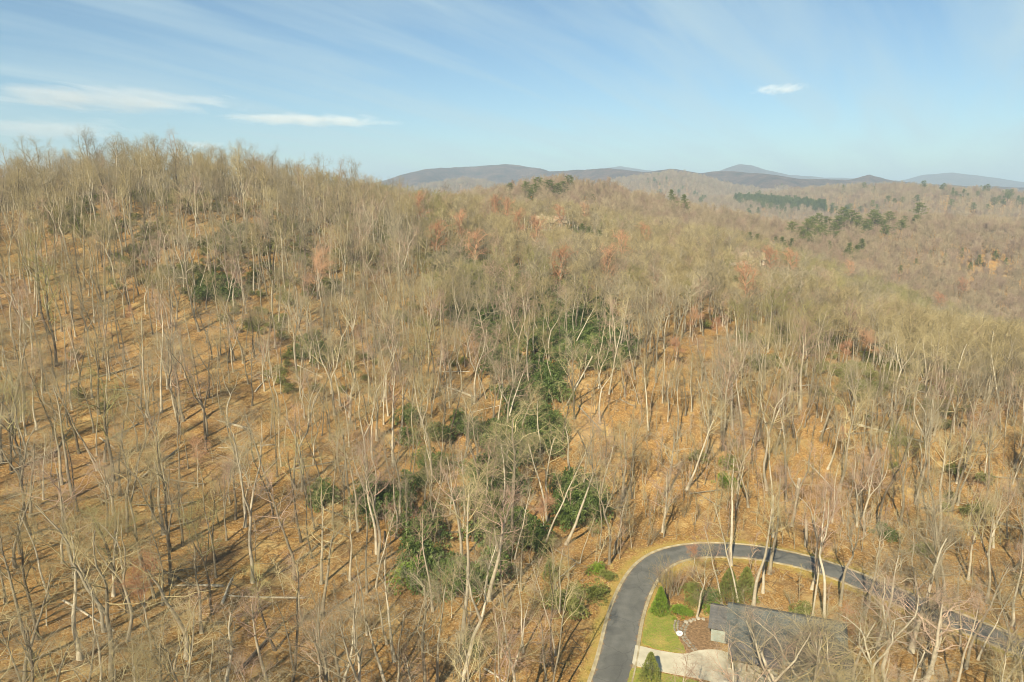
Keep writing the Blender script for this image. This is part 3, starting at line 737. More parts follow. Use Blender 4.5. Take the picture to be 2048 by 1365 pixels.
for i, s in enumerate([dict(H=26, clean=.45, spread=.18, wig=.10, nl=11, ang=.75), dict(H=25, clean=.4, spread=.21, wig=.16, nl=11, ang=.9), dict(H=24, spread=.21, forks=2, wig=.14, nl=11, ang=.8), dict(H=23, clean=.42, spread=.2, wig=.14, nl=11, ang=.85)]):
    for q in range(2):
        T, Cr = make_bare(500+i*2+q, lvl=(6, 6, 0), rt=.020, K0=5, P0=8, **s)
        tm = BARK[['pale', 'grey', 'grey', 'grey'][i]]; cm_ = TWIG[['tan', 'olive', 'grey', 'rosy', 'tan', 'grey', 'tan', 'olive'][i*2+q]]
        FARV.append((s['H'], joined('far_tree_source', T, Cr, tm, cm_)))
T, Cr = make_bare(520, H=20, clean=.35, spread=.25, wig=.13, nl=11, ang=.75, lvl=(7, 6, 0), rt=.028, K0=5, P0=8); FAR_RED = (20, joined('far_red_source', T, Cr, BARK['grey'], TWIG['red']))
FAR_RED_P = two('t', T, Cr, BARK['grey'], TWIG['red'])
CLUMP = []
for i in range(6):     # patch of four distant trees
    P = []; Q = []; g = np.random.default_rng(600+i)
    for q in range(4):
        H = g.uniform(19, 27); T, Cr = make_bare(620+i*4+q, H=H, clean=.42, spread=.2, wig=.13, nl=9, lvl=(5, 5, 0), rt=.034, K0=4, P0=5, ang=.8)
        off = np.array([g.uniform(-5.5, 5.5), g.uniform(-5.5, 5.5), -1.0]); P.append((T[0]+off, T[1])); Q.append((Cr[0]+off, Cr[1]))
    CLUMP.append(joined('far_clump_source', join(P), join(Q), BARK['grey'], TWIG[['far', 'farrosy', 'far', 'farrosy', 'far', 'far'][i]]))

def leaves(g, P, Nn, L, Wd, droop=.35):
    """flat folded leaves (two quads each) at P pointing along Nn"""
    n = len(P); d = unit(Nn + g.normal(0, .45, (n, 3)) + np.array([0, 0, -droop]))
    s = unit(np.cross(d, g.normal(0, 1, (n, 3)) + np.array([0, 0, 1.5]))); up = np.cross(s, d)
    l = (L*g.uniform(.7, 1.25, n))[:, None]; w_ = (Wd*g.uniform(.7, 1.2, n))[:, None]
    V = np.stack([P, P+d*l*.5+s*w_*.5+up*w_*.12, P+d*l, P+d*l*.5-s*w_*.5+up*w_*.12], 1).reshape(-1, 3)
    b_ = (np.arange(n)*4)[:, None]
    return V, np.concatenate([b_+np.array([0, 1, 2]), b_+np.array([0, 2, 3])])
def make_bush(seed, Rr, Hh, nleaf, L, Wd, leaf, nst=14, conic=False):
    g = np.random.default_rng(seed)
    ph = g.random(nst)*6.28; sp = g.uniform(.1, .9, nst)
    st = walk(g, np.stack([.15*np.cos(ph), .15*np.sin(ph), np.full(nst, -.2)], 1), np.stack([np.cos(ph)*sp, np.sin(ph)*sp, np.ones(nst)*(1.6 if conic else .9)], 1), Hh*g.uniform(.6, .95, nst), 6, .14, .05)
    T = tubes(st, .035*(1-.7*np.linspace(0, 1, 6))[None, :]*np.ones((nst, 1)), 4)
    # leafy lobes
    if conic:
        t_ = g.random(nleaf)**.8; ang = g.random(nleaf)*6.28; rr_ = Rr*(1-t_)**.75*np.minimum(1, t_*7+.55)*g.uniform(.78, 1.05, nleaf)*(1+.12*np.sin(ang*5+t_*9))
        P = np.stack([np.cos(ang)*rr_, np.sin(ang)*rr_, .05+t_*Hh], 1); Nn = unit(np.stack([np.cos(ang), np.sin(ang), np.full(nleaf, .5)], 1))
    else:
        nb = 16; c = np.stack([g.normal(0, Rr*.42, nb), g.normal(0, Rr*.42, nb), g.uniform(.35, .85, nb)*Hh], 1); c[:, 2] -= .28*Hh*(c[:, 0]**2+c[:, 1]**2)/Rr**2
        rb = g.uniform(.22, .42, nb)*Rr; k_ = g.integers(0, nb, nleaf); dn = unit(g.normal(0, 1, (nleaf, 3))+np.array([0, 0, .35]))
        P = c[k_]+dn*(rb[k_]*g.uniform(.75, 1.05, nleaf))[:, None]*np.array([1, 1, .8]); P[:, 2] = np.maximum(P[:, 2], .08); Nn = dn
    Vl, Fl = leaves(g, P, Nn, L, Wd)
    fo = mesh_from('foliage', Vl, [Fl], [leaf], False)
    sm = mesh_from('stems', T[0], [T[1]], [BARK['dark']])
    V2 = np.concatenate([T[0], Vl]); jm = mesh_from('bush_source', V2, [T[1], Fl+len(T[0])], [BARK['dark'], leaf], False, np.r_[np.zeros(len(T[1]), int), np.ones(len(Fl), int)])
    return Hh, sm, fo, jm
RHODO = [make_bush(700+i, 2.2, 3.0, 1500, .42, .17, LEAF['dark']) for i in range(3)]
LAUREL = [make_bush(710+i, 2.0, 2.6, 900, .36, .15, LEAF['olive']) for i in range(3)]
GARDEN = [make_bush(720, 1.5, 1.5, 2600, .20, .08, LEAF['bright']), make_bush(721, 1.4, 4.6, 5200, .26, .08, LEAF['bright'], 8, True), make_bush(722, 1.9, 5.4, 3600, .30, .10, LEAF['olive'], 8, True)]
def make_pine(seed, H, crown=.45, Rr=3.2, dens=1.0, flat=.25, leaf=None, narrow=False):
    g = np.random.default_rng(seed)
    st = walk(g, np.array([[0, 0, -.4]]), np.array([[g.normal(0, .03), g.normal(0, .03), 1]]), np.array([H+.4]), 10, .03, .02)
    rd = H*.011*(1-.85*np.linspace(0, 1, 10))[None, :]; rd[:, 0] *= 1.3
    T = tubes(st, rd, 6)
    n = int(34*dens)
    Lf = (lambda t, pi: Rr*1.15*(1-.92*((t-(1-crown))/crown)**1.1)) if narrow else (lambda t, pi: Rr*1.1*(1-.6*((t-(1-crown))/crown)**1.6))
    l1, r1 = children(g, st, rd, n, 1-crown, .99, 1.25, .15, Lf, 5, .08, .06, .4, .03)
    B = tubes(l1, r1, 4)
    f = g.random((len(l1), 16))*.75+.27; idx = np.minimum((f*4).astype(int), 3); fr = f*4-idx
    ii = np.arange(len(l1))[:, None]; P = l1[ii, idx]*(1-fr)[..., None]+l1[ii, idx+1]*fr[..., None]; P = P.reshape(-1, 3)+g.normal(0, .28, (len(l1)*16, 3))*np.array([1, 1, .5])
    P = np.repeat(P, 4, 0)+g.normal(0, .18, (len(P)*4, 3)); Vl, Fl = leaves(g, P, g.normal(0, .6, P.shape)+np.array([0, 0, .7]), .62, .20, 0)
    tm = mesh_from('trunk', T[0], [T[1]], [BARK['dark']])
    v_ = np.concatenate([B[0], Vl]); cmesh = mesh_from('crown', v_, [B[1], Fl+len(B[0])], [BARK['dark'], leaf or LEAF['pine']], False, np.r_[np.zeros(len(B[1]), int), np.ones(len(Fl), int)])
    v2 = np.concatenate([T[0], v_]); jm = mesh_from('pine_source', v2, [np.concatenate([T[1], B[1]+len(T[0])]), Fl+len(T[0])+len(B[0])], [BARK['dark'], leaf or LEAF['pine']], False, np.r_[np.zeros(len(T[1])+len(B[1]), int), np.ones(len(Fl), int)])
    return H, tm, cmesh, 'broken' if flat else 'full', jm
PINE = [make_pine(800, 22, .5, 4.2), make_pine(801, 20, .42, 4.0, .8), make_pine(802, 18, .8, 3.8, 1.1, 0, None, True)]

# ------------------------------------------------------------------ placing
ORD = ['leftmost', 'second', 'third', 'fourth', 'fifth', 'sixth', 'seventh', 'eighth', 'ninth', 'tenth', 'eleventh', 'twelfth', 'thirteenth', 'fourteenth', 'fifteenth', 'sixteenth', 'seventeenth', 'eighteenth', 'nineteenth', 'twentieth']
def uniq(d):
    """label -> [(x-pixel, item)]: copies that would share a label are told apart by their order"""
    for lab, es in d.items():
        es.sort(key=lambda e: e[0])
        for i, (u, it) in enumerate(es):
            l2 = (lab if len(es) == 1 else f'{lab}, leftmost' if i == 0 else f'{lab}, rightmost' if i == len(es)-1 else f'{lab}, {ORD[min(i, 19)]} from left')
            if len(l2.split()) > 16: l2 = l2.replace(' from left', '').replace('mid-sized ', '')
            yield l2, it
def scatter(name, sources, pts, rot, scl, idx, label, cat):
    """many instances as one object"""
    me = bpy.data.meshes.new(name); me.vertices.add(len(pts)); me.vertices.foreach_set('co', np.asarray(pts, np.float32).ravel())
    for nm, ty, key, arr in (('rot', 'FLOAT_VECTOR', 'vector', rot), ('scl', 'FLOAT_VECTOR', 'vector', scl), ('which', 'INT', 'value', idx)):
        a = me.attributes.new(nm, ty, 'POINT'); a.data.foreach_set(key, np.asarray(arr, np.int32 if ty == 'INT' else np.float32).ravel())
    o = obj(name, me); tag(o, label, cat, None, 'stuff')
    ng = bpy.data.node_groups.new(name, 'GeometryNodeTree'); ng.interface.new_socket('Geometry', in_out='INPUT', socket_type='NodeSocketGeometry'); ng.interface.new_socket('Geometry', in_out='OUTPUT', socket_type='NodeSocketGeometry')
    gi = ng.nodes.new('NodeGroupInput'); go = ng.nodes.new('NodeGroupOutput'); jn = ng.nodes.new('GeometryNodeJoinGeometry')
    na = {}
    for nm, ty in (('rot', 'FLOAT_VECTOR'), ('scl', 'FLOAT_VECTOR'), ('which', 'INT')):
        x = ng.nodes.new('GeometryNodeInputNamedAttribute'); x.data_type = ty; x.inputs[0].default_value = nm; na[nm] = x.outputs[0]
    for i, src in enumerate(sources):
        so_ = bpy.data.objects.new(name+'_source', src)
        oi = ng.nodes.new('GeometryNodeObjectInfo'); oi.inputs[0].default_value = so_; oi.inputs['As Instance'].default_value = True
        cp = ng.nodes.new('FunctionNodeCompare'); cp.data_type = 'INT'; cp.operation = 'EQUAL'; ng.links.new(na['which'], cp.inputs[2]); cp.inputs[3].default_value = i
        ip = ng.nodes.new('GeometryNodeInstanceOnPoints'); ng.links.new(gi.outputs[0], ip.inputs['Points']); ng.links.new(oi.outputs['Geometry'], ip.inputs['Instance']); ng.links.new(cp.outputs[0], ip.inputs['Selection'])
        ng.links.new(na['rot'], ip.inputs['Rotation']); ng.links.new(na['scl'], ip.inputs['Scale']); ng.links.new(ip.outputs[0], jn.inputs[0])
    ng.links.new(jn.outputs[0], go.inputs[0])
    m = o.modifiers.new('scatter', 'NODES'); m.node_group = ng
    return o
def clone(name, parts, loc, rot, scl, label, cat, group=None, mats=None):
    """a thing (Empty at its base) with copies of its part meshes as children"""
    e = obj(name, None, None, loc); e.rotation_mode = 'ZYX'; e.rotation_euler = rot; e.scale = scl; e.empty_display_size = .3
    tag(e, label, cat, group)
    for nm, me_, mt in parts:
        c = obj(nm, me_, e)
        if mt is not None:
            c.material_slots[0].link = 'OBJECT'; c.material_slots[0].material = mt
    return e

EXCL = [poly_px(lawn_px), poly_px(drive_px), poly_px(bed_px), poly_px([(1264,1334),(1420,1350),(1430,1420),(1250,1420)])]
def house_free(x, y, m=1.5):
    cx, cyy = house.location.x, house.location.y; c_, s_ = math.cos(-HR), math.sin(-HR)
    X = (x-cx)*c_-(y-cyy)*s_; Y = (x-cx)*s_+(y-cyy)*c_
    return ~((X > -L/2-4-m) & (X < L/2+m) & (Y > -W_/2-3-m) & (Y < W_/2+m)) & ~((X > L/2-8-m) & (X < L/2+1+m) & (Y > -W_/2-8-m) & (Y < 0))
def allowed(x, y, rd=5.0):
    ok = (road_dist(x, y) > rd) & house_free(x, y)
    for p in EXCL: ok &= ~in_poly(x, y, p)
    for a, b_, r_ in HOUSES: ok &= (np.hypot((x-a)/1.0, (y-b_+3)/.8) > r_)
    return ok
# which ground can be seen (top of a tree of height up against the running horizon)
va = np.linspace(-.75, .75, 400); vr_ = np.geomspace(60, 14000, 700)
VA, VR = np.meshgrid(va, vr_, indexing='ij'); VH = height(VR*np.sin(VA), VR*np.cos(VA))
VE = np.maximum.accumulate((VH+6*sstep(150, 500, VR)-CAMZ)/VR, axis=1)
def visible(x, y, up=26, margin=.0):
    az = np.arctan2(x, y); r = np.hypot(x, y)
    i = np.clip(((az+.75)/1.5*399).round().astype(int), 0, 399); j = np.clip(np.searchsorted(vr_, r)-2, 0, 699)
    el = (height(x, y)+up-CAMZ)/r
    return el > VE[i, j]-margin
def jgrid(c, r0, r1, a0=-.78, a1=.78, jit=.85):
    n_ = int(r1/c)+1; gx, gy = np.meshgrid(np.arange(-n_, n_+1)*c, np.arange(0, n_+1)*c); gx = gx.ravel()+rng.uniform(-.5, .5, gx.size)*c*jit; gy = gy.ravel()+rng.uniform(-.5, .5, gy.size)*c*jit
    r = np.hypot(gx, gy); a = np.arctan2(gx, gy); k_ = (r > r0) & (r < r1) & (a > a0) & (a < a1)
    return gx[k_], gy[k_]

# hero trees read from the photograph: base pixel, top pixel, form, bark
HERO = [
 (113,733,68,480,'spreading','dark'),(98,670,32,430,'crooked','dark'),(239,698,196,515,'crooked','dark'),(147,653,126,530,'straight','grey'),(316,700,298,548,'slim','pale'),
 (398,663,358,430,'crooked','grey'),(444,660,428,520,'crooked','pale'),(251,726,205,560,'crooked','dark'),(296,836,256,560,'slim','pale'),(323,825,302,550,'slim','pale'),
 (147,996,95,720,'leaning','grey'),(226,962,195,700,'spreading','dark'),(195,942,140,690,'slim','pale'),(241,993,205,800,'straight','dark'),(359,959,338,780,'slim','grey'),
 (540,976,500,780,'leaning','grey'),(506,1167,468,810,'forked','pale'),(590,1160,572,890,'crooked','grey'),(432,1156,398,915,'crooked','grey'),(665,1050,668,800,'slim','pale'),
 (224,1358,190,985,'forked','grey'),(374,1317,305,1040,'crooked','pale'),(347,1344,320,1140,'slim','pale'),(160,1320,120,1010,'straight','pale'),(99,1200,45,980,'slim','pale'),
 (50,1362,36,1120,'spreading','grey'),(550,1303,505,1090,'crooked','dark'),(688,1362,700,1180,'crooked','pale'),(455,1400,470,1190,'spreading','pale'),
 (925,1284,938,895,'straight','pale'),(922,1372,975,1060,'forked','pale'),(754,1108,735,855,'straight','pale'),(793,1077,800,890,'straight','grey'),(814,1090,818,910,'slim','grey'),
 (874,1368,880,1050,'slim','pale'),(1083,1110,1118,815,'slim','pale'),(1132,1090,1215,850,'leaning','pale'),(1035,891,1052,745,'straight','grey'),(787,932,784,700,'straight','pale'),
 (863,940,856,740,'forked','pale'),(1002,1317,1000,1150,'slim','grey'),(1218,790,1236,580,'slim','pale'),(1237,739,1242,580,'straight','pale'),(1139,705,1198,580,'leaning','pale'),
 (1108,787,1113,630,'slim','pale'),(1014,674,1020,540,'slim','pale'),(1064,670,1046,550,'crooked','pale'),(994,650,994,520,'slim','grey'),(939,657,948,520,'crooked','grey'),(929,599,930,490,'slim','pale'),
 (1325,807,1330,640,'slim','pale'),(1534,981,1548,740,'forked','pale'),(1373,981,1440,770,'leaning','pale'),(1641,882,1666,740,'straight','grey'),(1679,983,1712,740,'spreading','grey'),
 (1600,820,1640,620,'straight','pale'),(1888,845,1912,640,'straight','pale'),(1827,845,1848,690,'forked','grey'),(1516,882,1530,640,'slim','pale'),(1510,893,1514,690,'slim','grey'),
 (1831,1010,1868,800,'straight','grey'),(1879,1080,1905,840,'straight','pale'),(1967,1040,1978,800,'straight','grey'),(1758,985,1770,800,'slim','pale'),(1655,940,1682,790,'crooked','pale'),
 (1506,1217,1536,960,'straight','pale'),(1478,1215,1490,930,'slim','pale'),(1444,1210,1456,990,'slim','pale'),(1394,1236,1402,1085,'forked','pale'),(1649,1250,1672,960,'forked','pale'),
 (1624,1240,1632,1040,'slim','pale'),(1756,1300,1796,1060,'spreading','pale'),(1580,1480,1560,1205,'spreading','pale'),(1622,1470,1602,1222,'forked','pale'),(1700,1490,1694,1240,'spreading','pale'),(1545,1520,1532,1235,'forked','pale'),(1505,1500,1498,1290,'crooked','pale'),(1475,1530,1482,1265,'spreading','pale'),(1595,1540,1580,1240,'spreading','grey'),(1650,1520,1655,1255,'forked','pale'),(1640,1420,1628,1215,'spreading','pale'),(1700,1400,1716,1180,'crooked','pale'),(1780,1390,1772,1170,'forked','pale'),(1850,1380,1862,1150,'spreading','pale'),(1920,1300,1934,1110,'crooked','grey'),(1735,1440,1742,1200,'forked','pale'),(1672,1500,1640,1225,'spreading','pale'),(1330,1560,1285,1285,'slim','pale'),
 (1452,1480,1424,1280,'slim','grey'),(1800,1470,1790,1270,'crooked','pale'),(1960,1450,1990,1240,'spreading','grey'),(2040,1420,2060,1150,'crooked','grey'),(1955,1320,1975,1130,'slim','pale'),
 (1908,1400,1925,1160,'slim','pale'),(620,1480,640,1210,'crooked','pale'),(120,1500,100,1220,'crooked','grey'),(780,1440,800,1180,'crooked','grey'),(330,1480,350,1230,'spreading','grey'),
]
BYFORM = {}
for i, s in enumerate(NEAR): BYFORM.setdefault(s[3], []).append(i)
trees = []   # x, y, z, height, variant, leanx, bark, hero
def ground_px(u, v, r0=50, r1=900): return canopy_hit(u, v, 0, r0, r1)
for ub, vb, ut, vt, form, bark in HERO:
    p = ground_px(ub, vb)
    if p is None: continue
    x, y = p; X, Y, Z = ray(ut, vt); zt = CAMZ + Z/Y*y; z = h1(x, y); H = zt-z
    lean = (X/Y*y-x)
    H = min(max(H, 9), 37)
    trees.append([x, y, z, H, random.choice(BYFORM[form]), lean, bark, True])
HXY = np.array([(q[0], q[1]) for q in trees])
# image landmarks used in labels
MARKS = [(60,480,'high on the open shoulder of the hill'),(230,460,'just under the hill crest'),(430,560,'beside the dark evergreen thicket high on the slope'),(640,520,'in the dense olive wood below the crest'),
 (110,730,'on the upper open slope'),(330,700,'beside the long shadows of the upper slope'),(250,930,'above the leaning dead log'),(480,820,'on the mid slope past the fallen log'),(340,1000,'just below the fallen pale log'),
 (100,1150,'low on the shadow-striped slope'),(330,1180,'beside the dark tangled brush pile'),(550,1250,'by the broken crooked tree low on the slope'),(200,1340,'at the foot of the shadow-striped slope'),(560,1080,'on the bare orange leaf litter of the lower slope'),
 (780,1000,'uphill of the evergreen hollow'),(720,780,'above the evergreen hollow'),(830,1130,'beside the bright green bush in the hollow'),(920,1240,'at the lower end of the evergreen hollow'),(770,1320,'on the leaf litter below the hollow'),(1040,900,'among the dark rhododendrons of the hollow'),
 (1160,1030,'by the evergreen clump above the road'),(1100,1200,'between the hollow and the road'),(1080,1340,'on the verge side of the straight road'),(1130,780,'beside the bare earth slide and its logs'),(1080,640,'in the upper rhododendron ravine'),(1220,720,'at the edge of the upper ravine'),
 (1330,800,'on the orange slope past the ravine'),(1260,950,'on the slope above the outer bend'),(1390,960,'by the two small green shrubs above the road'),(1530,960,'by the pale broken snag'),(1480,1060,'just above the top of the road bend'),(1450,1170,'inside the road bend'),
 (1560,1200,'behind the dark slate roof'),(1640,1250,'beside the far end of the dark-roofed house'),(1560,1420,'in front of the dark-roofed house'),(1330,1440,'below the concrete drive'),(1660,860,'on the slope with the crossed fallen logs'),(1780,870,'beside the long pale fallen log'),
 (1580,720,'in the green understorey up the wooded rise'),(1780,720,'under the far end of the fallen logs'),(1930,800,'on the rise beyond the long fallen log'),(1720,1080,'above the shaded stretch of road'),(1900,1040,'by the brush pile near the road'),(1980,1150,'across the road from the brush pile'),
 (1800,1300,'below the shaded stretch of road'),(1980,1330,'below the far end of the road'),(1450,680,'in the thin grey wood above the orange slope'),(900,560,'in the wood above the ravine'),(1300,600,'in the wood below the pale house'),(1850,620,'on the long wooded spur')]
MK = np.array([(a, b_) for a, b_, _ in MARKS], float)
def place_of(u, v): return MARKS[int(((MK[:, 0]-u)**2+(1.3*(MK[:, 1]-v))**2).argmin())][2]
KEEP = []   # (x, y, radius) of crowns that must stay in view
# red-budding maples
REDPX = [(1040,425,12),(1010,402,12),(985,396,11),(1172,410,10),(842,392,11),(872,452,10),(1222,500,11),(642,526,7),(256,566,7),(1738,656,11),(1700,662,9),(1500,536,9),(1585,505,10),(1545,500,9),(700,350,11),(1350,700,8),(1120,415,10),(1070,440,9),(925,430,10),(950,470,10),(1290,452,10),(1700,525,9),(1930,560,9),(1880,590,9),(1440,590,8),(290,1190,12),(390,905,10),(1090,1030,8),(1690,1235,7),(1385,1115,5),(1685,870,6),(1390,600,9),(1120,505,9),(1250,470,9)]
rl = {}
for i, (u, v, H) in enumerate(REDPX):
    p = canopy_hit(u, v, H*.75, 60, 260) or canopy_hit(u, v, 20, 240, 1200)
    if p is None: continue
    x, y = p; r_ = math.hypot(x, y); z = h1(x, y); H = max(H, 20) if r_ > 245 else H; KEEP.append((x, y, z+H*.6))
    if r_ < 260: hv, a, c, form, jm = RED[i % 2]
    else: hv, (a, c), form = FAR_RED[0], FAR_RED_P, 'rounded'
    s = H*1.15/hv; sw = s*(.85 if u < 700 else 1.1)
    plc = place_of(u, v+70) if r_ < 300 else {0: 'on the hillside left of the ridge house', 1: 'close to the brown ridge house', 2: 'near the pale house below the knoll', 3: 'on the wooded spur below the knoll'}[0 if u < 950 else 1 if u < 1300 else 2 if u < 1600 else 3]
    lab = f"{'small ' if H < 9 else ''}{form} tree with red-budding crown {plc}"
    rl.setdefault(lab, []).append((u, (x, y, z, sw, s, a, c)))
for l2, (x, y, z, sw, s, a, c) in uniq(rl):
    clone('red_budding_tree', [('trunk', a, None), ('crown', c, None)], (x, y, z-.1), (0, 0, random.uniform(0, 6)), (sw, sw, s), l2, 'tree', 'red-budding maples in the forest')

# pines on the ridge and on the knoll
PX = [(1005,372,20,'ridge'),(992,375,18,'ridge'),(1018,376,18,'ridge'),(1040,362,20,'ridge'),(1052,374,19,'ridge'),(1078,366,20,'ridge'),(1068,380,18,'ridge'),(1088,354,21,'ridge'),(1098,372,20,'ridge'),(1112,378,20,'ridge'),(1128,350,24,'ridge'),(1136,362,20,'ridge'),(1124,374,20,'ridge'),(1060,390,17,'ridge'),(1182,352,16,'ridge'),
 (1585,456,18,'knoll'),(1612,452,20,'knoll'),(1626,446,21,'knoll'),(1640,440,22,'knoll'),(1656,446,20,'knoll'),(1632,466,20,'knoll'),(1648,462,20,'knoll'),(1668,458,20,'knoll'),(1690,430,25,'knoll'),(1702,436,24,'knoll'),(1682,446,22,'knoll'),(1716,452,18,'knoll'),(1745,434,24,'knoll'),(1756,440,22,'knoll'),(1778,436,20,'knoll'),(1730,460,18,'knoll'),(1738,452,20,'knoll'),(1800,452,18,'knoll'),(1772,462,18,'knoll'),(1828,416,24,'knoll'),(1842,420,24,'knoll'),(1836,440,16,'knoll'),(1620,476,18,'knoll'),(1605,470,16,'knoll'),
 (1700,496,15,'field'),(1722,488,16,'field'),(1712,500,13,'field'),(1656,490,13,'field'),(1500,474,13,'spur'),(1514,478,14,'spur'),(1566,483,13,'spur'),(1582,486,13,'spur'),(1550,480,10,'spur'),(1165,455,10,'house'),(1180,462,10,'house'),(1150,462,8,'house'),(1185,395,12,'house'),(1420,410,12,'spur'),(1470,560,8,'pale'),(1200,468,9,'house'),(1860,506,9,'slope'),(1890,513,10,'slope'),(1925,502,9,'slope'),(1960,516,10,'slope'),(1992,507,9,'slope'),(2012,522,10,'slope'),(1832,522,9,'slope'),(1800,536,9,'slope'),(1940,530,8,'slope'),(1690,505,9,'slope'),(1640,470,12,'knoll'),(1668,472,14,'knoll'),(1600,462,14,'knoll'),(1655,432,16,'knoll'),(1765,448,14,'knoll'),(1810,440,14,'knoll'),(1720,440,16,'knoll')]
WHERE = {'ridge': 'on the rounded ridge behind the brown house', 'knoll': 'in the pine grove on the knoll', 'field': 'at the near foot of the knoll', 'spur': 'on the spur below the far plantation', 'slope': 'on the wooded slope below the knoll', 'house': 'beside the brown ridge house', 'pale': 'beside the pale house'}
pl_ = {}
for u, v, H, wh in PX:
    H = H*1.15 if wh in ('house', 'pale') else H*(1.08 if wh == 'ridge' else 1.3); p = canopy_hit(u, v, H*.74, 250, 1300)
    if p is None: continue
    KEEP.append((*p, h1(*p)+H*.72))
    full = wh in ('field', 'spur', 'house', 'pale', 'slope')
    lab = f"{'tall' if H > 27 else 'mid-height' if H > 20 else 'short'} dark green {'full-skirted' if full else 'bare-stemmed'} pine {WHERE[wh]}"
    pl_.setdefault(lab, []).append((u, (p, H, 2 if full else random.randint(0, 1))))
for l2, (p, H, i) in uniq(pl_):
    hv, a, c, f_, jm = PINE[i]; s = H/hv
    clone('pine_tree', [('trunk', a, None), ('crown', c, None)], (p[0], p[1], h1(*p)-.3), (0, 0, random.uniform(0, 6)), (s*1.65, s*1.65, s), l2, 'tree', 'pines on the ridge and the knoll')
KEEP = np.array(KEEP)
HPX = [(1052,1150,432,462,.8),(1405,1545,506,535,.6)]
def unhidden(x, y, z, H, short=True):
    """trees in the line of sight to the crowns of KEEP and to the far houses stay low, or are left out"""
    ok = np.ones(len(x), bool); H = H.copy(); rt = np.hypot(x, y)
    for a, b_, zc_ in KEEP:
        d = math.hypot(a, b_); ux, uy = a/d, b_/d; al = x*ux+y*uy; ac = np.abs(x*uy-y*ux); zl = CAMZ+(zc_-CAMZ)*al/d
        m = (al < d+2) & (al > d*.6) & (ac < 3.6*al/d+1.2)
        H = np.where(m, np.minimum(H, zl-1-z), H); ok &= np.hypot(x-a, y-b_) > 3.5
    for (a0, a1, b0, b1, q), (hx_, hy_, hr_) in zip(HPX, HOUSES):
        u, v = to_px(x, y, z+H); d = math.hypot(hx_, hy_); vl = b1-4
        zl = CAMZ+(-SP+(682-vl)/FPX*CP)/(CP+(682-vl)/FPX*SP)*y
        m = (u > a0) & (u < a1) & (rt < d+2) & (rt > d*.45) & (rng.random(len(x)) < q)
        H = np.where(m, np.minimum(H, zl-z), H)
    return ok & (H > (9 if short else 18)), H
FARK = []
# plantation and scattered far conifers
PT = []; SC = []; RT = []; IX = []
for q in range(420):
    tt = rng.random(); p = canopy_hit(1470+tt*180, 398+tt*17+rng.normal(0, 2.6), 12, 300, 3500)
    if p and math.hypot(*p) > 1100: PT.append((p[0], p[1], h1(*p)-.5)); s = rng.uniform(1.2, 1.7); SC.append((s*1.5, s*1.5, s)); FARK.append(p); RT.append((0, 0, rng.random()*6.28)); IX.append(2)
for q in range(420):
    uu = rng.uniform(1150, 2048); vv = rng.uniform(345, 440)
    if vnoise(np.array([uu/60]), np.array([vv/14]))[0] < .56: continue
    p = canopy_hit(uu, vv, 16, 300, 3600)
    if p and math.hypot(*p) > 800: PT.append((p[0], p[1], h1(*p)-.5)); s = rng.uniform(1.1, 1.6); SC.append((s*1.4, s*1.4, s)); FARK.append(p); RT.append((0, 0, rng.random()*6.28)); IX.append(int(rng.integers(0, 3)))
scatter('pine_plantation', [q[4] for q in PINE], PT, RT, SC, IX, 'dark band of pines and scattered evergreens on the hills beyond the valley', 'pine wood')
FARK = np.array(FARK)
# sparse places (open leaf litter seen in the photograph) and clearings, by pixel
OPEN = [(300,980,330,320,.8),(1140,740,130,80,.4),(1050,930,90,80,.45),(960,640,100,90,.3),(1150,1060,60,50,.5),(850,1150,70,60,.5),(1185,845,120,85,.22),(450,640,120,60,.7),(1500,1010,170,70,.35),(1250,1060,60,50,.15),(1330,930,80,60,.4),(1180,850,70,60,.35),(600,1250,160,90,.55),(560,1000,90,60,.6),(350,820,110,50,.6),(1120,770,60,40,.3),(800,1280,110,60,.6),(1560,1190,120,40,.5),(1360,1190,80,50,.12),(1750,1080,150,60,.6),(200,840,130,70,.6),(330,700,90,40,.6)]
def openness(x, y):
    u, v = to_px(x, y, height(x, y)); d = np.ones(len(x))
    for a, b_, ru, rv, q in OPEN: d = np.minimum(d, q+(1-q)*sstep(.7, 1.2, np.hypot((u-a)/ru, (v-b_)/rv)))
    return d
x, y = jgrid(5.7, 52, 180); x2, y2 = jgrid(5.0, 180, 390); k2 = (np.hypot(x2, y2) < 235) | (np.arctan2(x2, y2) < -.12); x2, y2 = x2[k2], y2[k2]; x = np.r_[x, x2]; y = np.r_[y, y2]
xe, ye = jgrid(4.8, 60, 130, 0, .66); ue, ve = to_px(xe, ye, height(xe, ye)); ke = (ue > 1590) & (ve > 1120) & (rng.random(len(xe)) < .22); x = np.r_[x, xe[ke]]; y = np.r_[y, ye[ke]]
ok = allowed(x, y, 5.5) & (rng.random(len(x)) < openness(x, y)*.93)
x, y = x[ok], y[ok]
ok = (((x[:, None]-HXY[:, 0])**2+(y[:, None]-HXY[:, 1])**2).min(1) > 3.2**2); x, y = x[ok], y[ok]
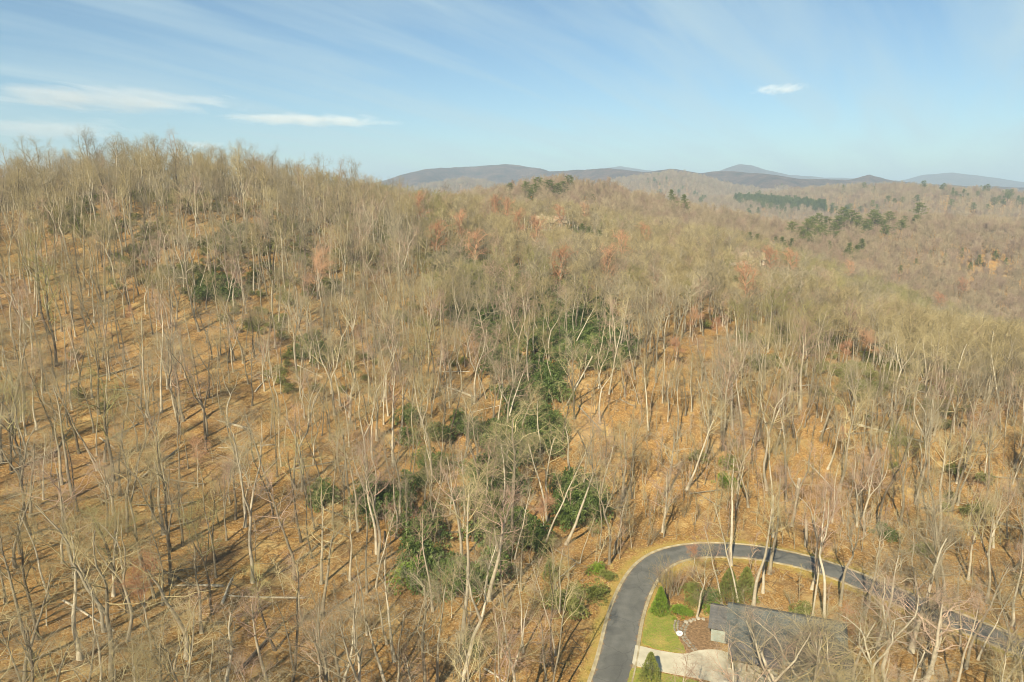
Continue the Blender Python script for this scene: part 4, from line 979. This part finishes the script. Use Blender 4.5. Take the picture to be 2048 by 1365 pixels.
# nothing tall may stand between the camera and the bend of the road or the lawn
def blocks_view(x, y, z, H):
    ut_, vt_ = to_px(x, y, z+H*.9); ub_, vb_ = to_px(x, y, z)
    bad = np.zeros(len(x), bool)
    for (a0, a1, b0, b1) in ((1175,1300,1150,1500),(1270,1440,1170,1360),(1430,1560,1215,1330)):
        bad |= (ut_ > a0-25) & (ut_ < a1+25) & (vt_ < b1) & (vb_ > b0+8)
    return bad
z = height(x, y); rr0 = np.hypot(x, y); H = rng.triangular(11, 18, 27, len(x))*np.where(rng.random(len(x)) < .2, .72, 1)*(1+.16*(rr0 > 265)*(np.arctan2(x, y) < -.12))
ok, H = unhidden(x, y, z, H); ok &= ~blocks_view(x, y, z, H); x, y, z, H = x[ok], y[ok], z[ok], H[ok]
vcho = rng.integers(0, len(NEAR), len(x))
for q in range(len(x)): trees.append([x[q], y[q], z[q], H[q], int(vcho[q]), rng.normal(0, .6), None, False])

def in_frame(x, y, z, H):
    u, v = to_px(x, y, z+H*.6); u0, v0 = to_px(x, y, z)
    return (u > -20) & (u < 2068) & (v < 1375) | ((u0 > 0) & (u0 < 2048) & (v0 < 1365))
tr_ = trees
sz = np.array([(q[3]/math.hypot(q[0], q[1]) + (10 if q[7] else 0)) if in_frame(q[0], q[1], q[2], q[3]) else 0 for q in tr_])
order = np.argsort(-sz); indiv = [int(k) for k in order[:296] if sz[k] > 0]
iset = set(indiv)
used = {}
def tree_label(words, place, u, v):
    return f'{words} {place}'
BW = {'pale': 'pale-barked', 'grey': 'grey-barked', 'dark': 'dark-barked'}
FW = {'straight': 'straight', 'crooked': 'crooked-limbed', 'spreading': 'wide-spreading', 'forked': 'forked', 'leaning': 'leaning', 'slim': 'slender'}
entries = []
for k in indiv:
    x, y, z, H, vi, lean, bark, hero = tr_[k]
    hv, tm_, cmh, form, jm = NEAR[vi]
    u, v = to_px(x, y, z); bark = bark or random.choices(['pale', 'grey', 'dark'], (.2, .45, .35) if u < 650 else (.5, .38, .12))[0]  # bark varies by tree; the darker mix on the left paints in trunk shade
    words = f"{'towering' if H > 26 else 'tall' if H > 19 else 'mid-sized' if H > 14 else 'small'} {FW[form]} {BW[bark]} bare tree"
    entries.append([k, words, place_of(float(u), min(float(v), 1360.)), bark, float(u), float(v)])
cnt = {}
for e in entries: cnt.setdefault((e[1], e[2]), []).append(e)
lab_of = {}
for lab, e in uniq({f'{a} {b_}': [(e[4], e) for e in es] for (a, b_), es in cnt.items()}): e.append(lab)
for k, wd, plc, bark, u, v, lab in entries:
    x, y, z, H, vi, lean, _, hero = tr_[k]
    hv, tm_, cmh, form, jm = NEAR[vi]; s = H/hv
    sw = s**.7*random.uniform(.9, 1.15)*((1.25 if y < 92 else .95) if hero else random.uniform(.85, 1.08))
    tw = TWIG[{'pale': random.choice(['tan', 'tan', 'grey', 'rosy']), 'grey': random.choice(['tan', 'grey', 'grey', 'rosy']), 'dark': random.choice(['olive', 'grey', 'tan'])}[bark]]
    tilt = math.atan2(lean, H) if hero else lean/H
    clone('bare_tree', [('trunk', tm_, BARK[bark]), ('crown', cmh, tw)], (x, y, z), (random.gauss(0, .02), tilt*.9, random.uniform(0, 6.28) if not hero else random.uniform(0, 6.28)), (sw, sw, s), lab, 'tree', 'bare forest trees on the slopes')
rest = [k for k in range(len(tr_)) if k not in iset]
PT = [[tr_[k][0], tr_[k][1], tr_[k][2]] for k in rest]; SC = []; RT = []; IX = []
for k in rest:
    s = tr_[k][3]/NEAR[tr_[k][4]][0]; a = s**.75*random.uniform(.8, 1.1); SC.append((a, a, s)); RT.append((random.gauss(0, .03), random.gauss(0, .03), random.uniform(0, 6.28))); IX.append(tr_[k][4])
# further back: lighter trees, then patches
x, y = jgrid(5.4, 235, 620, -.70, .70); ok = ((np.hypot(x, y) > 390) | (np.arctan2(x, y) >= -.12)) & allowed(x, y) & visible(x, y, 30, .004); x, y = x[ok], y[ok]
z = height(x, y)-.3; H = rng.uniform(13, 24, len(x)); n0 = len(NEAR); ok, H = unhidden(x, y, z, H); x, y, z, H = x[ok], y[ok], z[ok], H[ok]
for q in range(len(x)):
    tn = vnoise(np.array([x[q]/70+9]), np.array([y[q]/70]))[0]+rng.normal(0, .16); vi = int(rng.choice([0, 4, 6] if tn > .62 else [1, 7, 2] if tn < .36 else [2, 3, 4, 5, 6])); s = H[q]/FARV[vi][0]; a = s**.6*rng.uniform(.9, 1.2); PT.append((x[q], y[q], z[q])); SC.append((a, a, s)); RT.append((rng.normal(0, .03), rng.normal(0, .03), rng.random()*6.28)); IX.append(n0+vi)
n1_ = n0+len(FARV)
x, y = jgrid(10.2, 620, 1500, -.66, .66); ok = visible(x, y, 27, .001); x, y = x[ok], y[ok]; xa, ya = jgrid(15.0, 1500, 3350, -.66, .66); ok = visible(xa, ya, 24, .0006); x = np.r_[x, xa[ok]]; y = np.r_[y, ya[ok]]
z = height(x, y)-.5; farq = np.hypot(x, y) > 1500; ok = unhidden(x, y, z, np.full(len(x), 20.), False)[0]; dk = np.array([np.min(np.hypot(FARK[:, 0]-a_, FARK[:, 1]-b_)) for a_, b_ in zip(x, y)]); ok &= dk > 11; x, y, z, farq = x[ok], y[ok], z[ok], farq[ok]
for q in range(len(x)):
    s = rng.uniform(.72, 1.05)*(1.2 if farq[q] else 1.0); PT.append((x[q], y[q], z[q])); SC.append((s, s, s*rng.uniform(.8, 1.05))); RT.append((0, 0, rng.random()*6.28)); IX.append(n1_+int(rng.integers(0, len(CLUMP))))
print('individual', len(indiv), 'near rest', len(rest), 'all instances', len(PT))
scatter('distant_forest', [s[4] for s in NEAR]+[s[1] for s in FARV]+CLUMP, PT, RT, SC, IX, 'leafless hardwood forest covering the hills behind the separate trees', 'forest')

# saplings
x, y = jgrid(3.0, 55, 215, -.70, .70)
ok = allowed(x, y, 4.2); x, y = x[ok], y[ok]; z = height(x, y); H = rng.uniform(3, 11, len(x)); u, v = to_px(x, y, z)
dens = .24+.5*sstep(1050, 1350, u)*(v < 1120)-.12*(u < 700)
ok = (rng.random(len(x)) < dens) & ~blocks_view(x, y, z, H); x, y, z, H, u, v = [q[ok] for q in (x, y, z, H, u, v)]
s_ = np.where((u > 0) & (u < 2048) & (v > 300) & (v < 1375), H/np.hypot(x, y), 0); od = np.argsort(-s_); big_ = od[:220]; oth = od[220:]
sl = {}
for k in big_:
    if s_[k] <= 0: continue
    i = int(rng.integers(0, 4)); lab = f"{'taller' if H[k] > 8.5 else 'young'} {('dull grey', 'dark', 'rosy-twigged', 'pale-stemmed')[i]} sapling {place_of(float(u[k]), float(v[k]))}"
    sl.setdefault(lab, []).append((float(u[k]), (k, i)))
for l2, (k, i) in uniq(sl):
    hv, a, c, f_, jm = SAP[i]; s = H[k]/hv
    clone('sapling', [('trunk', a, None), ('crown', c, None)], (x[k], y[k], z[k]), (rng.normal(0, .06), rng.normal(0, .06), rng.random()*6.28), (s, s, s), l2, 'sapling', 'saplings under the trees')
PT = [(x[k], y[k], z[k]) for k in oth]; IX = [int(q) for q in rng.integers(0, 4, len(oth))]; SC = [(H[k]/8,)*3 for k in oth]; RT = [(rng.normal(0, .06), rng.normal(0, .06), rng.random()*6.28) for k in oth]
bx, by = jgrid(5.2, 55, 330, -.66, .66); ok = allowed(bx, by, 4.5) & (rng.random(len(bx)) < np.where(to_px(bx, by, height(bx, by))[0] < 720, .09, .2)); bx, by = bx[ok], by[ok]; bz = height(bx, by)
PT += [(bx[k], by[k], bz[k]) for k in range(len(bx))]; IX += [4+int(q) for q in rng.integers(0, 3, len(bx))]; SC += [(s, s, s) for s in rng.uniform(.4, 1.1, len(bx))]; RT += [(0, 0, rng.random()*6.28) for _ in bx]
scatter('undergrowth', [s[4] for s in SAP]+[b_[1] for b_ in BRUSH], PT, RT, SC, IX, 'leafless brush and thin stems filling the forest floor', 'undergrowth')

# evergreen understorey: rhododendron in the hollow, laurel higher up
ZONES = [(1040,880,70,55,1),(1000,960,60,40,.9),(1090,860,35,35,1),(870,960,60,60,.22),(840,1060,40,40,.45),(825,1140,40,32,.4),(1150,1015,45,50,.9),(1090,1080,40,40,.6),(1150,650,90,70,.95),(1210,690,60,50,.9),(1090,600,80,50,.9),(1010,580,60,50,.9),(960,590,70,75,1),(1000,650,60,40,1),(920,540,50,40,.8),(430,580,40,28,1),(780,1000,60,60,.3),(900,860,60,50,.28),(830,860,40,40,.2),(1100,1150,22,20,.7),(640,700,60,40,.3),(940,1150,50,50,.3),(1010,1070,50,50,.5),(650,1000,20,20,.6),(1070,770,70,60,.4),(980,1030,60,60,.35),(900,1110,60,40,.35),(1170,740,60,40,.3),(870,1000,90,90,.16),(1040,700,80,60,.35)]
LZ = [(430,500,260,90,.85),(700,480,200,70,.8),(300,440,240,60,.7),(560,600,150,70,.6),(640,740,100,60,.25),(1580,700,130,60,.6),(1680,760,120,50,.5),(1800,740,120,50,.45),(1900,700,120,60,.4),(1470,660,60,50,.5),(1860,860,160,80,.16),(1950,950,100,100,.18),(1430,930,60,60,.06),(840,680,110,70,.35),(900,470,150,50,.3),(1200,440,80,40,.5),(1450,540,60,25,.5),(1690,500,80,30,.5),(1900,530,150,40,.6),(1800,560,140,40,.3),(1700,1080,120,60,.06),(200,760,160,80,.05),(1130,1220,50,60,.3),(1190,1180,30,40,.3)]
def zones(x, y, Zs):
    u, v = to_px(x, y, height(x, y)+1.2); d = np.zeros(len(x))
    for a, b_, ru, rv, q in Zs: d = np.maximum(d, q*(1-sstep(.65, 1.15, np.hypot((u-a)/ru, (v-b_)/rv))))
    return d
x, y = jgrid(2.7, 60, 760, -.66, .66)
d1 = zones(x, y, ZONES); d2 = zones(x, y, LZ)*.8; q = rng.random(len(x)); isr = q < d1; isl = ~isr & (q < d2) & (vnoise(x/11, y/11) > .38)
keep = (isr | isl) & allowed(x, y, 5.2); x, y, isr = x[keep], y[keep], isr[keep]
z = height(x, y); s_ = 1/np.hypot(x, y); u, v = to_px(x, y, z); s_ = np.where((u > 0) & (u < 2048) & (v < 1365), s_, 0)
PT = []; IX = []; SC = []; RT = []
for nm, sel, src, gname, adj, cap in (('rhododendron_bush', isr, RHODO, 'rhododendron bushes in the hollow and ravine', ('dark green', 'deep green', 'glossy dark'), 240), ('laurel_bush', ~isr, LAUREL, 'olive green laurel bushes under the trees', ('olive green', 'dull olive', 'yellowish green'), 240)):
    id_ = np.where(sel)[0]; id_ = id_[np.argsort(-s_[id_])]; g_ = {}
    for n_, k in enumerate(id_):
        i = int(rng.integers(0, 3)); sc_ = float(rng.uniform(.6, 1.15))*(1.3 if nm[0] == 'r' else 1.05)
        if n_ < cap and s_[k] > 0:
            lab = f"{'large' if sc_ > 1.15 else 'mid-sized' if sc_ > .85 else 'low'} {adj[i]} {'rhododendron' if nm[0] == 'r' else 'laurel'} bush {place_of(float(u[k]), float(v[k]))}"
            g_.setdefault(lab, []).append((float(u[k]), (k, i, sc_)))
        else:
            PT.append((x[k], y[k], z[k])); IX.append(i+(0 if nm[0] == 'r' else 3)); SC.append((sc_*1.1, sc_*1.1, sc_)); RT.append((0, 0, rng.random()*6.28))
    for l2, (k, i, sc_) in uniq(g_):
        hh_, sm, fo, jm = src[i]
        clone(nm, [('stems', sm, None), ('foliage', fo, None)], (x[k], y[k], z[k]-.1), (0, 0, rng.random()*6.28), (sc_*1.1, sc_*1.1, sc_*(1.35 if nm[0] == 'r' else 1)), l2, 'bush', gname)
print('bush stuff', len(PT))
scatter('evergreen_understory', [b_[3] for b_ in RHODO+LAUREL], PT, RT, SC, IX, 'evergreen bushes showing between the trunks farther up the hills', 'bushes')

# garden shrubs and small conifers, each on its own
for u, v, gi_, s, leaf_, lab in [
 (1320,1228,1,1.0,'bright','cone-shaped bright green evergreen standing on the lawn beside the road'),
 (1360,1230,0,1.15,'bright','rounded bright green shrub between the cone evergreen and the pale tree'),
 (1376,1234,0,.75,'bright','smaller rounded green shrub tucked against the larger one by the boulders'),
 (1425,1226,0,1.0,'bright','bright green shrub behind the small wing roof'),
 (1456,1210,2,1.15,'olive','tall green conifer behind the slate roof, left of the thick trunk'),
 (1490,1204,2,1.1,'olive','tall green conifer close behind the thick pale trunk at the roof'),
 (1384,1186,0,1.2,'olive','olive green shrub inside the road bend beside the multi-stemmed shrub'),
 (1412,1205,0,1.4,'dark','dark green shrub in the shade behind the pale lawn tree'),
 (1385,1208,0,1.1,'olive','low olive shrub on the leaf litter above the garden bed'),
 (1300,1362,2,.8,'olive','young conifer on the small lawn below the drive'),
 (1100,1160,2,.75,'dark','dark green young conifer beside the road verge brush'),
 (1197,1146,0,1.2,'bright','small bright shrub on the leaf slope at the bend verge'),
 (1455,934,0,1.6,'bright','upper of two small green shrubs on the open slope above the road'),
 (1453,975,0,1.8,'bright','lower of two small green shrubs on the open slope above the road'),
 (1770,1078,0,1.7,'dark','dark green shrub among trunks above the shaded road'),
 (1850,1110,0,1.5,'olive','olive shrub on the slope above the road beside pale trunks'),
 (1600,1235,0,1.5,'olive','olive shrub behind the far end of the slate roof'),
 (940,1318,2,.8,'dark','young dark conifer at the foot of the big forked tree'),
 (825,1165,0,2.5,'bright','bright green spreading bush at the lower end of the hollow'),
 (1190,1195,0,1.5,'olive','olive brush clump on the verge beside the straight road'),
 (1215,1160,0,1.1,'olive','small olive brush clump at the inner verge of the bend')]:
    p = ground_px(u, v); hh_, sm, fo, jm = GARDEN[gi_]
    clone('evergreen_shrub' if gi_ == 0 else 'small_conifer', [('stems', sm, None), ('foliage', fo, LEAF[leaf_])], (p[0], p[1], h1(*p)-.05), (0, 0, random.uniform(0, 6)), (s, s, s), lab, 'shrub' if gi_ == 0 else 'conifer')
for u, v, s, lab in [(1338,1197,1.75,'fan-shaped multi-stemmed leafless shrub inside the road bend'), (1352,1192,1.5,'second multi-stemmed leafless shrub leaning over the bend, nearer the house'), (1322,1168,.9,'low bare shrub on the inner verge of the road bend'), (1300,1090,1.1,'bare thin-stemmed shrub on the outer bank of the bend')]:
    p = ground_px(u, v); i = int(u) % 3
    e = clone('bare_shrub', [('stems', BRUSH[i][1], None)], (p[0], p[1], h1(*p)), (0, 0, 1.3), (s, s, s*1.25), lab, 'shrub')


# snags, fallen logs, brush pile
def log_mesh(seed, L_, r0, r1, branches=5, mat='pale'):
    g = np.random.default_rng(seed); st = walk(g, np.array([[0., 0, 0]]), np.array([[1., 0, 0]]), np.array([L_]), 9, .025, 0)
    rd = (r0+(r1-r0)*np.linspace(0, 1, 9))[None, :]; T = tubes(st, rd, 8); T = (T[0], T[1])
    cap = [8*8+i for i in range(8)]
    bm = mesh_from('stem', T[0], [T[1], np.array([[0, 7, 6, 5, 4, 3, 2, 1]][:1])], [BARK[mat]])
    br = None
    if branches:
        l1, r1_ = children(g, st, rd, branches, .45, 1, .8, .2, lambda t, pi: L_*.2*(1-.3*t), 5, .15, .03, .5, .03); l2, r2_ = children(g, l1, r1_, 4, .3, 1, .8, .3, lambda t, pi: L_*.08, 4, .2, 0, .6, .02)
        V_, F_ = join([tubes(l1, r1_, 4), tubes(l2, r2_, 3)]); br = mesh_from('branches', V_, [F_], [BARK[mat]])
    return bm, br
for n_, (ua, va_, ub, vb, r0, mat, lab, nb) in enumerate([
 (285,956,376,878,.20,'pale','pale fallen log lying straight across the shadow-striped slope',3),
 (1156,814,1204,864,.26,'grey','thick grey fallen trunk lying downhill below the bare earth slide',0),
 (1076,740,1142,782,.20,'grey','long grey log on the bare earth slide, uppermost of its heap',0),
 (1090,756,1135,790,.18,'grey','shorter grey log on the earth slide, lower of its heap',0),
 (1110,742,1150,768,.16,'dark','dark log lying across the top of the earth slide',0),
 (1714,850,1845,888,.32,'pale','long pale fallen tree with broken limbs on the slope above the road',7),
 (1802,776,1890,796,.22,'pale','pale straight log lying high on the slope among evergreens',0),
 (1615,926,1680,988,.20,'pale','thin pale log lying downhill near the slender crooked tree',0),
 (1968,1040,2060,1066,.30,'grey','grey log lying above the far end of the road',2),
 (1842,1018,1940,1030,.25,'dark','dark fallen treetop with tangled branches near the road',12),
 (1690,870,1760,868,.20,'grey','thin grey log crossing behind the long pale fallen tree',4),
 (480,1345,560,1250,.28,'dark','dark rotting log in shadow low on the slope',0),
 (968,1340,1010,1365,.16,'pale','short pale log beside the young conifer at the forked tree',0),
 (1238,800,1300,830,.18,'grey','grey log half buried in litter on the slope past the ravine',3),
 (270,1160,400,1140,.22,'dark','dark tangled fallen crown in the brush pile on the lower slope',14),
 (300,1130,380,1180,.2,'dark','dark crossed fallen limb on top of the lower brush pile',12),
 (640,1105,700,1040,.18,'grey','grey log lying along the shadows above the lower slope',2),
 (20,950,120,900,.2,'dark','dark log lying across the upper open slope',3)]):
    a = ground_px(ua, va_); b_ = ground_px(min(ub, 2200), vb); A = Vector((*a, h1(*a)+r0*.6)); B = Vector((*b_, h1(*b_)+r0*.4))
    Lg = (B-A).length; sm, br = log_mesh(900+n_, Lg, r0, r0*.55, nb, mat)
    e = obj('fallen_log', None, None, A); e.rotation_mode = 'QUATERNION'; e.rotation_quaternion = (B-A).to_track_quat('X', 'Z'); tag(e, lab, 'log')
    obj('stem', sm, e)
    if br: obj('crown', br, e)
LOGS = [log_mesh(1200+q, 9, (.13, .18, .24)[q % 3], .09, (0, 3, 5)[q % 3], ('grey', 'dark', 'pale', 'grey')[q % 4]) for q in range(8)]
lg = {}; x, y = jgrid(11, 70, 215, -.62, .62); ok = allowed(x, y, 8) & (rng.random(len(x)) < .26); x, y = x[ok], y[ok]; u, v = to_px(x, y, height(x, y)); ok = (u > 0) & (u < 2048) & (v < 1360); x, y, u, v = x[ok], y[ok], u[ok], v[ok]
for q in range(len(x)):
    i = int(rng.integers(0, 8)); lg.setdefault(f"{('slim', 'mid-sized', 'stout')[i % 3]} {('grey', 'dark', 'pale', 'grey')[i % 4]} fallen log {place_of(float(u[q]), float(v[q]))}", []).append((float(u[q]), (x[q], y[q], i)))
for l2, (x_, y_, i) in uniq(lg):
    th = rng.random()*6.28; s_ = float(rng.uniform(.7, 1.5)); dx, dy = math.cos(th)*9*s_, math.sin(th)*9*s_; A = Vector((x_, y_, h1(x_, y_)+.14)); B = Vector((x_+dx, y_+dy, h1(x_+dx, y_+dy)+.12))
    if not allowed(np.array([B.x]), np.array([B.y]), 6)[0]: continue
    e = obj('fallen_log', None, None, A); e.rotation_mode = 'QUATERNION'; e.rotation_quaternion = (B-A).to_track_quat('X', 'Z'); e.scale = (s_,)*3; tag(e, l2, 'log', 'fallen logs on the leaf litter'); obj('stem', LOGS[i][0], e)
    if LOGS[i][1]: obj('crown', LOGS[i][1], e)
for n_, (ub, vb, ut, vt, r0, mat, lab) in enumerate([(1593,992,1597,957,.42,'pale','pale broken-off snag standing alone on the open slope above the road'), (1611,1096,1613,1040,.32,'pale','tall pale snag stub just above the road'), (268,948,302,838,.22,'dark','leaning dead trunk above the fallen pale log'), (1132,812,1186,713,.22,'pale','leaning dead pole beside the bare earth slide'), (598*1.0+5,985,612,930,.3,'grey','grey broken stump among trunks on the mid slope'),(1001,692,1000,650,.25,'pale','pale stub at the lower edge of the upper ravine')]):
    a = ground_px(ub, vb); X, Y, Z = ray(ut, vt); top = Vector((X/Y*a[1], a[1], CAMZ+Z/Y*a[1])); A = Vector((*a, h1(*a)-.2)); sm, br = log_mesh(950+n_, (top-A).length, r0, r0*.8, 3, mat)
    e = obj('dead_snag', None, None, A); e.rotation_mode = 'QUATERNION'; e.rotation_quaternion = (top-A).to_track_quat('X', 'Z'); tag(e, lab, 'snag'); obj('stem', sm, e); obj('crown', br, e)

# fallen sticks over the forest floor, dry grass tufts on the verges
g = np.random.default_rng(77)
def stick(seed, n_, Lr):
    g = np.random.default_rng(seed); st = walk(g, g.normal(0, .5, (n_, 3))*np.array([1, 1, .02])+np.array([0, 0, .05]), g.normal(0, 1, (n_, 3))*np.array([1, 1, .05]), g.uniform(*Lr, n_), 4, .08, 0)
    rd = g.uniform(.02, .05, n_)[:, None]*(1-.6*np.linspace(0, 1, 4))[None, :]; V_, F_ = tubes(st, rd, 3); return mesh_from('stick_source', V_, [F_], [BARK[['pale', 'grey', 'dark'][seed % 3]]])
ST = [stick(1000+i, 4, (1.2, 3.5)) for i in range(6)]
x, y = jgrid(2.6, 55, 250, -.66, .66); us, vs = to_px(x, y, height(x, y)); ok = allowed(x, y, 4.5) & (rng.random(len(x)) < .34+.6*(np.hypot((us-1180)/120, (vs-830)/90) < 1)); x, y = x[ok], y[ok]; z = height(x, y)+.03
e_ = .6; gxn = (height(x+e_, y)-height(x-e_, y))/(2*e_); gyn = (height(x, y+e_)-height(x, y-e_))/(2*e_)
scatter('fallen_sticks', ST, np.stack([x, y, z], 1), np.stack([np.arctan(gyn), -np.arctan(gxn), np.zeros(len(x))], 1), np.repeat(rng.uniform(.6, 1.5, (len(x), 1)), 3, 1), rng.integers(0, 6, len(x)), 'broken sticks and small limbs lying on the leaf litter', 'sticks')
dry = simple('dry_grass', [(0, (.26,.20,.055)), (.5, (.42,.31,.09)), (1, (.55,.44,.18))], 1, .8, .7)
TU = []
for i in range(3):
    g = np.random.default_rng(1100+i); P = np.column_stack([g.normal(0, .22, (26, 2)), np.zeros(26)]); d = unit(np.column_stack([g.normal(0, .5, (26, 2)), np.ones(26)])); s = unit(np.cross(d, g.normal(0, 1, (26, 3))))*.022; l = g.uniform(.25, .6, (26, 1))
    V_ = np.stack([P-s, P+s, P+d*l], 1).reshape(-1, 3); TU.append(mesh_from('tuft_source', V_, [np.arange(78).reshape(-1, 3)], [dry], False))
x, y = jgrid(.9, 60, 170, -.62, .62); dr = road_dist(x, y); ok = (dr > 3.15) & (dr < 7) & (rng.random(len(x)) < .55*(1.3-dr/7)) & house_free(x, y, .3)
for p_ in EXCL: ok &= ~in_poly(x, y, p_)
x, y = x[ok], y[ok]
scatter('dry_verge_grass', TU, np.stack([x, y, height(x, y)], 1), np.column_stack([np.zeros((len(x), 2)), rng.random(len(x))*6.28]), np.repeat(rng.uniform(.6, 1.3, (len(x), 1)), 3, 1), rng.integers(0, 3, len(x)), 'dry yellow grass tufts along both road verges', 'grass')

# ------------------------------------------------------------------ haze and clouds
hz = box_mesh('haze', (0, 0, 0), (1, 1, 1), None); hz.materials.clear()
hm = bpy.data.materials.new('haze'); hm.use_nodes = True; t = hm.node_tree; t.nodes.clear(); o_ = t.nodes.new('ShaderNodeOutputMaterial'); pv = t.nodes.new('ShaderNodeVolumePrincipled')
pv.inputs['Color'].default_value = (.62, .81, 1, 1); pv.inputs['Density'].default_value = 1.45e-4; pv.inputs['Anisotropy'].default_value = 0.0; t.links.new(pv.outputs[0], o_.inputs['Volume']); hz.materials.append(hm)
zmin, zmax = float(V[:, 2].min()) if False else float(GZ.min())-1.5, max(float(GZ.max())+6, CAMZ+8, 96)
ho = obj('haze', hz); ho.scale = (33000, 33000, zmax-zmin); ho.location = (0, 0, (zmax+zmin)/2); tag(ho, kind='stuff')
def cloud(u0, u1, v0, v1, D, tilt, dens, seed, label):
    uc, vc = (u0+u1)/2, (v0+v1)/2; X, Y, Z = ray(uc, vc); c = Vector((X/Y*D, D, CAMZ+Z/Y*D)); wx = (u1-u0)/FPX*D/CP/2; wz = (v1-v0)/FPX*D/CP/2
    bm = bmesh.new(); bmesh.ops.create_icosphere(bm, subdivisions=3, radius=1); me = bm_mesh('cloud', bm, [], True)
    m = bpy.data.materials.new('cloud_vapour'); m.use_nodes = True; t = m.node_tree; t.nodes.clear(); o_ = t.nodes.new('ShaderNodeOutputMaterial'); pv = t.nodes.new('ShaderNodeVolumePrincipled'); t.links.new(pv.outputs[0], o_.inputs['Volume'])
    tc = t.nodes.new('ShaderNodeTexCoord'); ln = nd(t, 'ShaderNodeVectorMath', operation='LENGTH'); t.links.new(tc.outputs['Object'], ln.inputs[0])
    mp = nd(t, 'ShaderNodeMapping', Scale=(2.4, .5, 1.1), Location=(seed, seed*2, 0)); t.links.new(tc.outputs['Object'], mp.inputs[0])
    n_ = noise(t, 1.5, 6, .62, mp.outputs[0], .4)
    ad = nd(t, 'ShaderNodeMath', operation='MULTIPLY_ADD'); t.links.new(n_, ad.inputs[0]); ad.inputs[1].default_value = 2.0; t.links.new(ln.outputs['Value'], ad.inputs[2])
    t.links.new(mrange(t, ad.outputs[0], 1.05, 1.85, dens/(wx*.9), 0.), pv.inputs['Density']); pv.inputs['Color'].default_value = (1, 1, 1, 1); pv.inputs['Anisotropy'].default_value = -.33
    me.materials.append(m); o = obj('cloud', me); o.location = c; o.scale = (wx, wx*.45, wz); o.rotation_euler = (0, R(tilt), 0); tag(o, label, 'cloud')
cloud(-80, 490, 172, 224, 9000, 2, 2.6, 1.0, 'longest white lens-shaped cloud above the wooded hilltop')
cloud(425, 810, 226, 255, 9500, 1, 2.6, 4.0, 'thin white lens-shaped cloud between the hilltop and the mountains')
cloud(1495, 1625, 166, 190, 9000, -3, 1.15, 7.0, 'small isolated white cloud over the blue mountains')
cloud(-120, 300, 232, 282, 11000, 1, 1.2, 9.0, 'faint low cloud bank just over the hilltop trees')
cloud(340, 460, 280, 300, 11000, 1, 1.2, 12.0, 'tiny faint cloud behind the hilltop treeline')
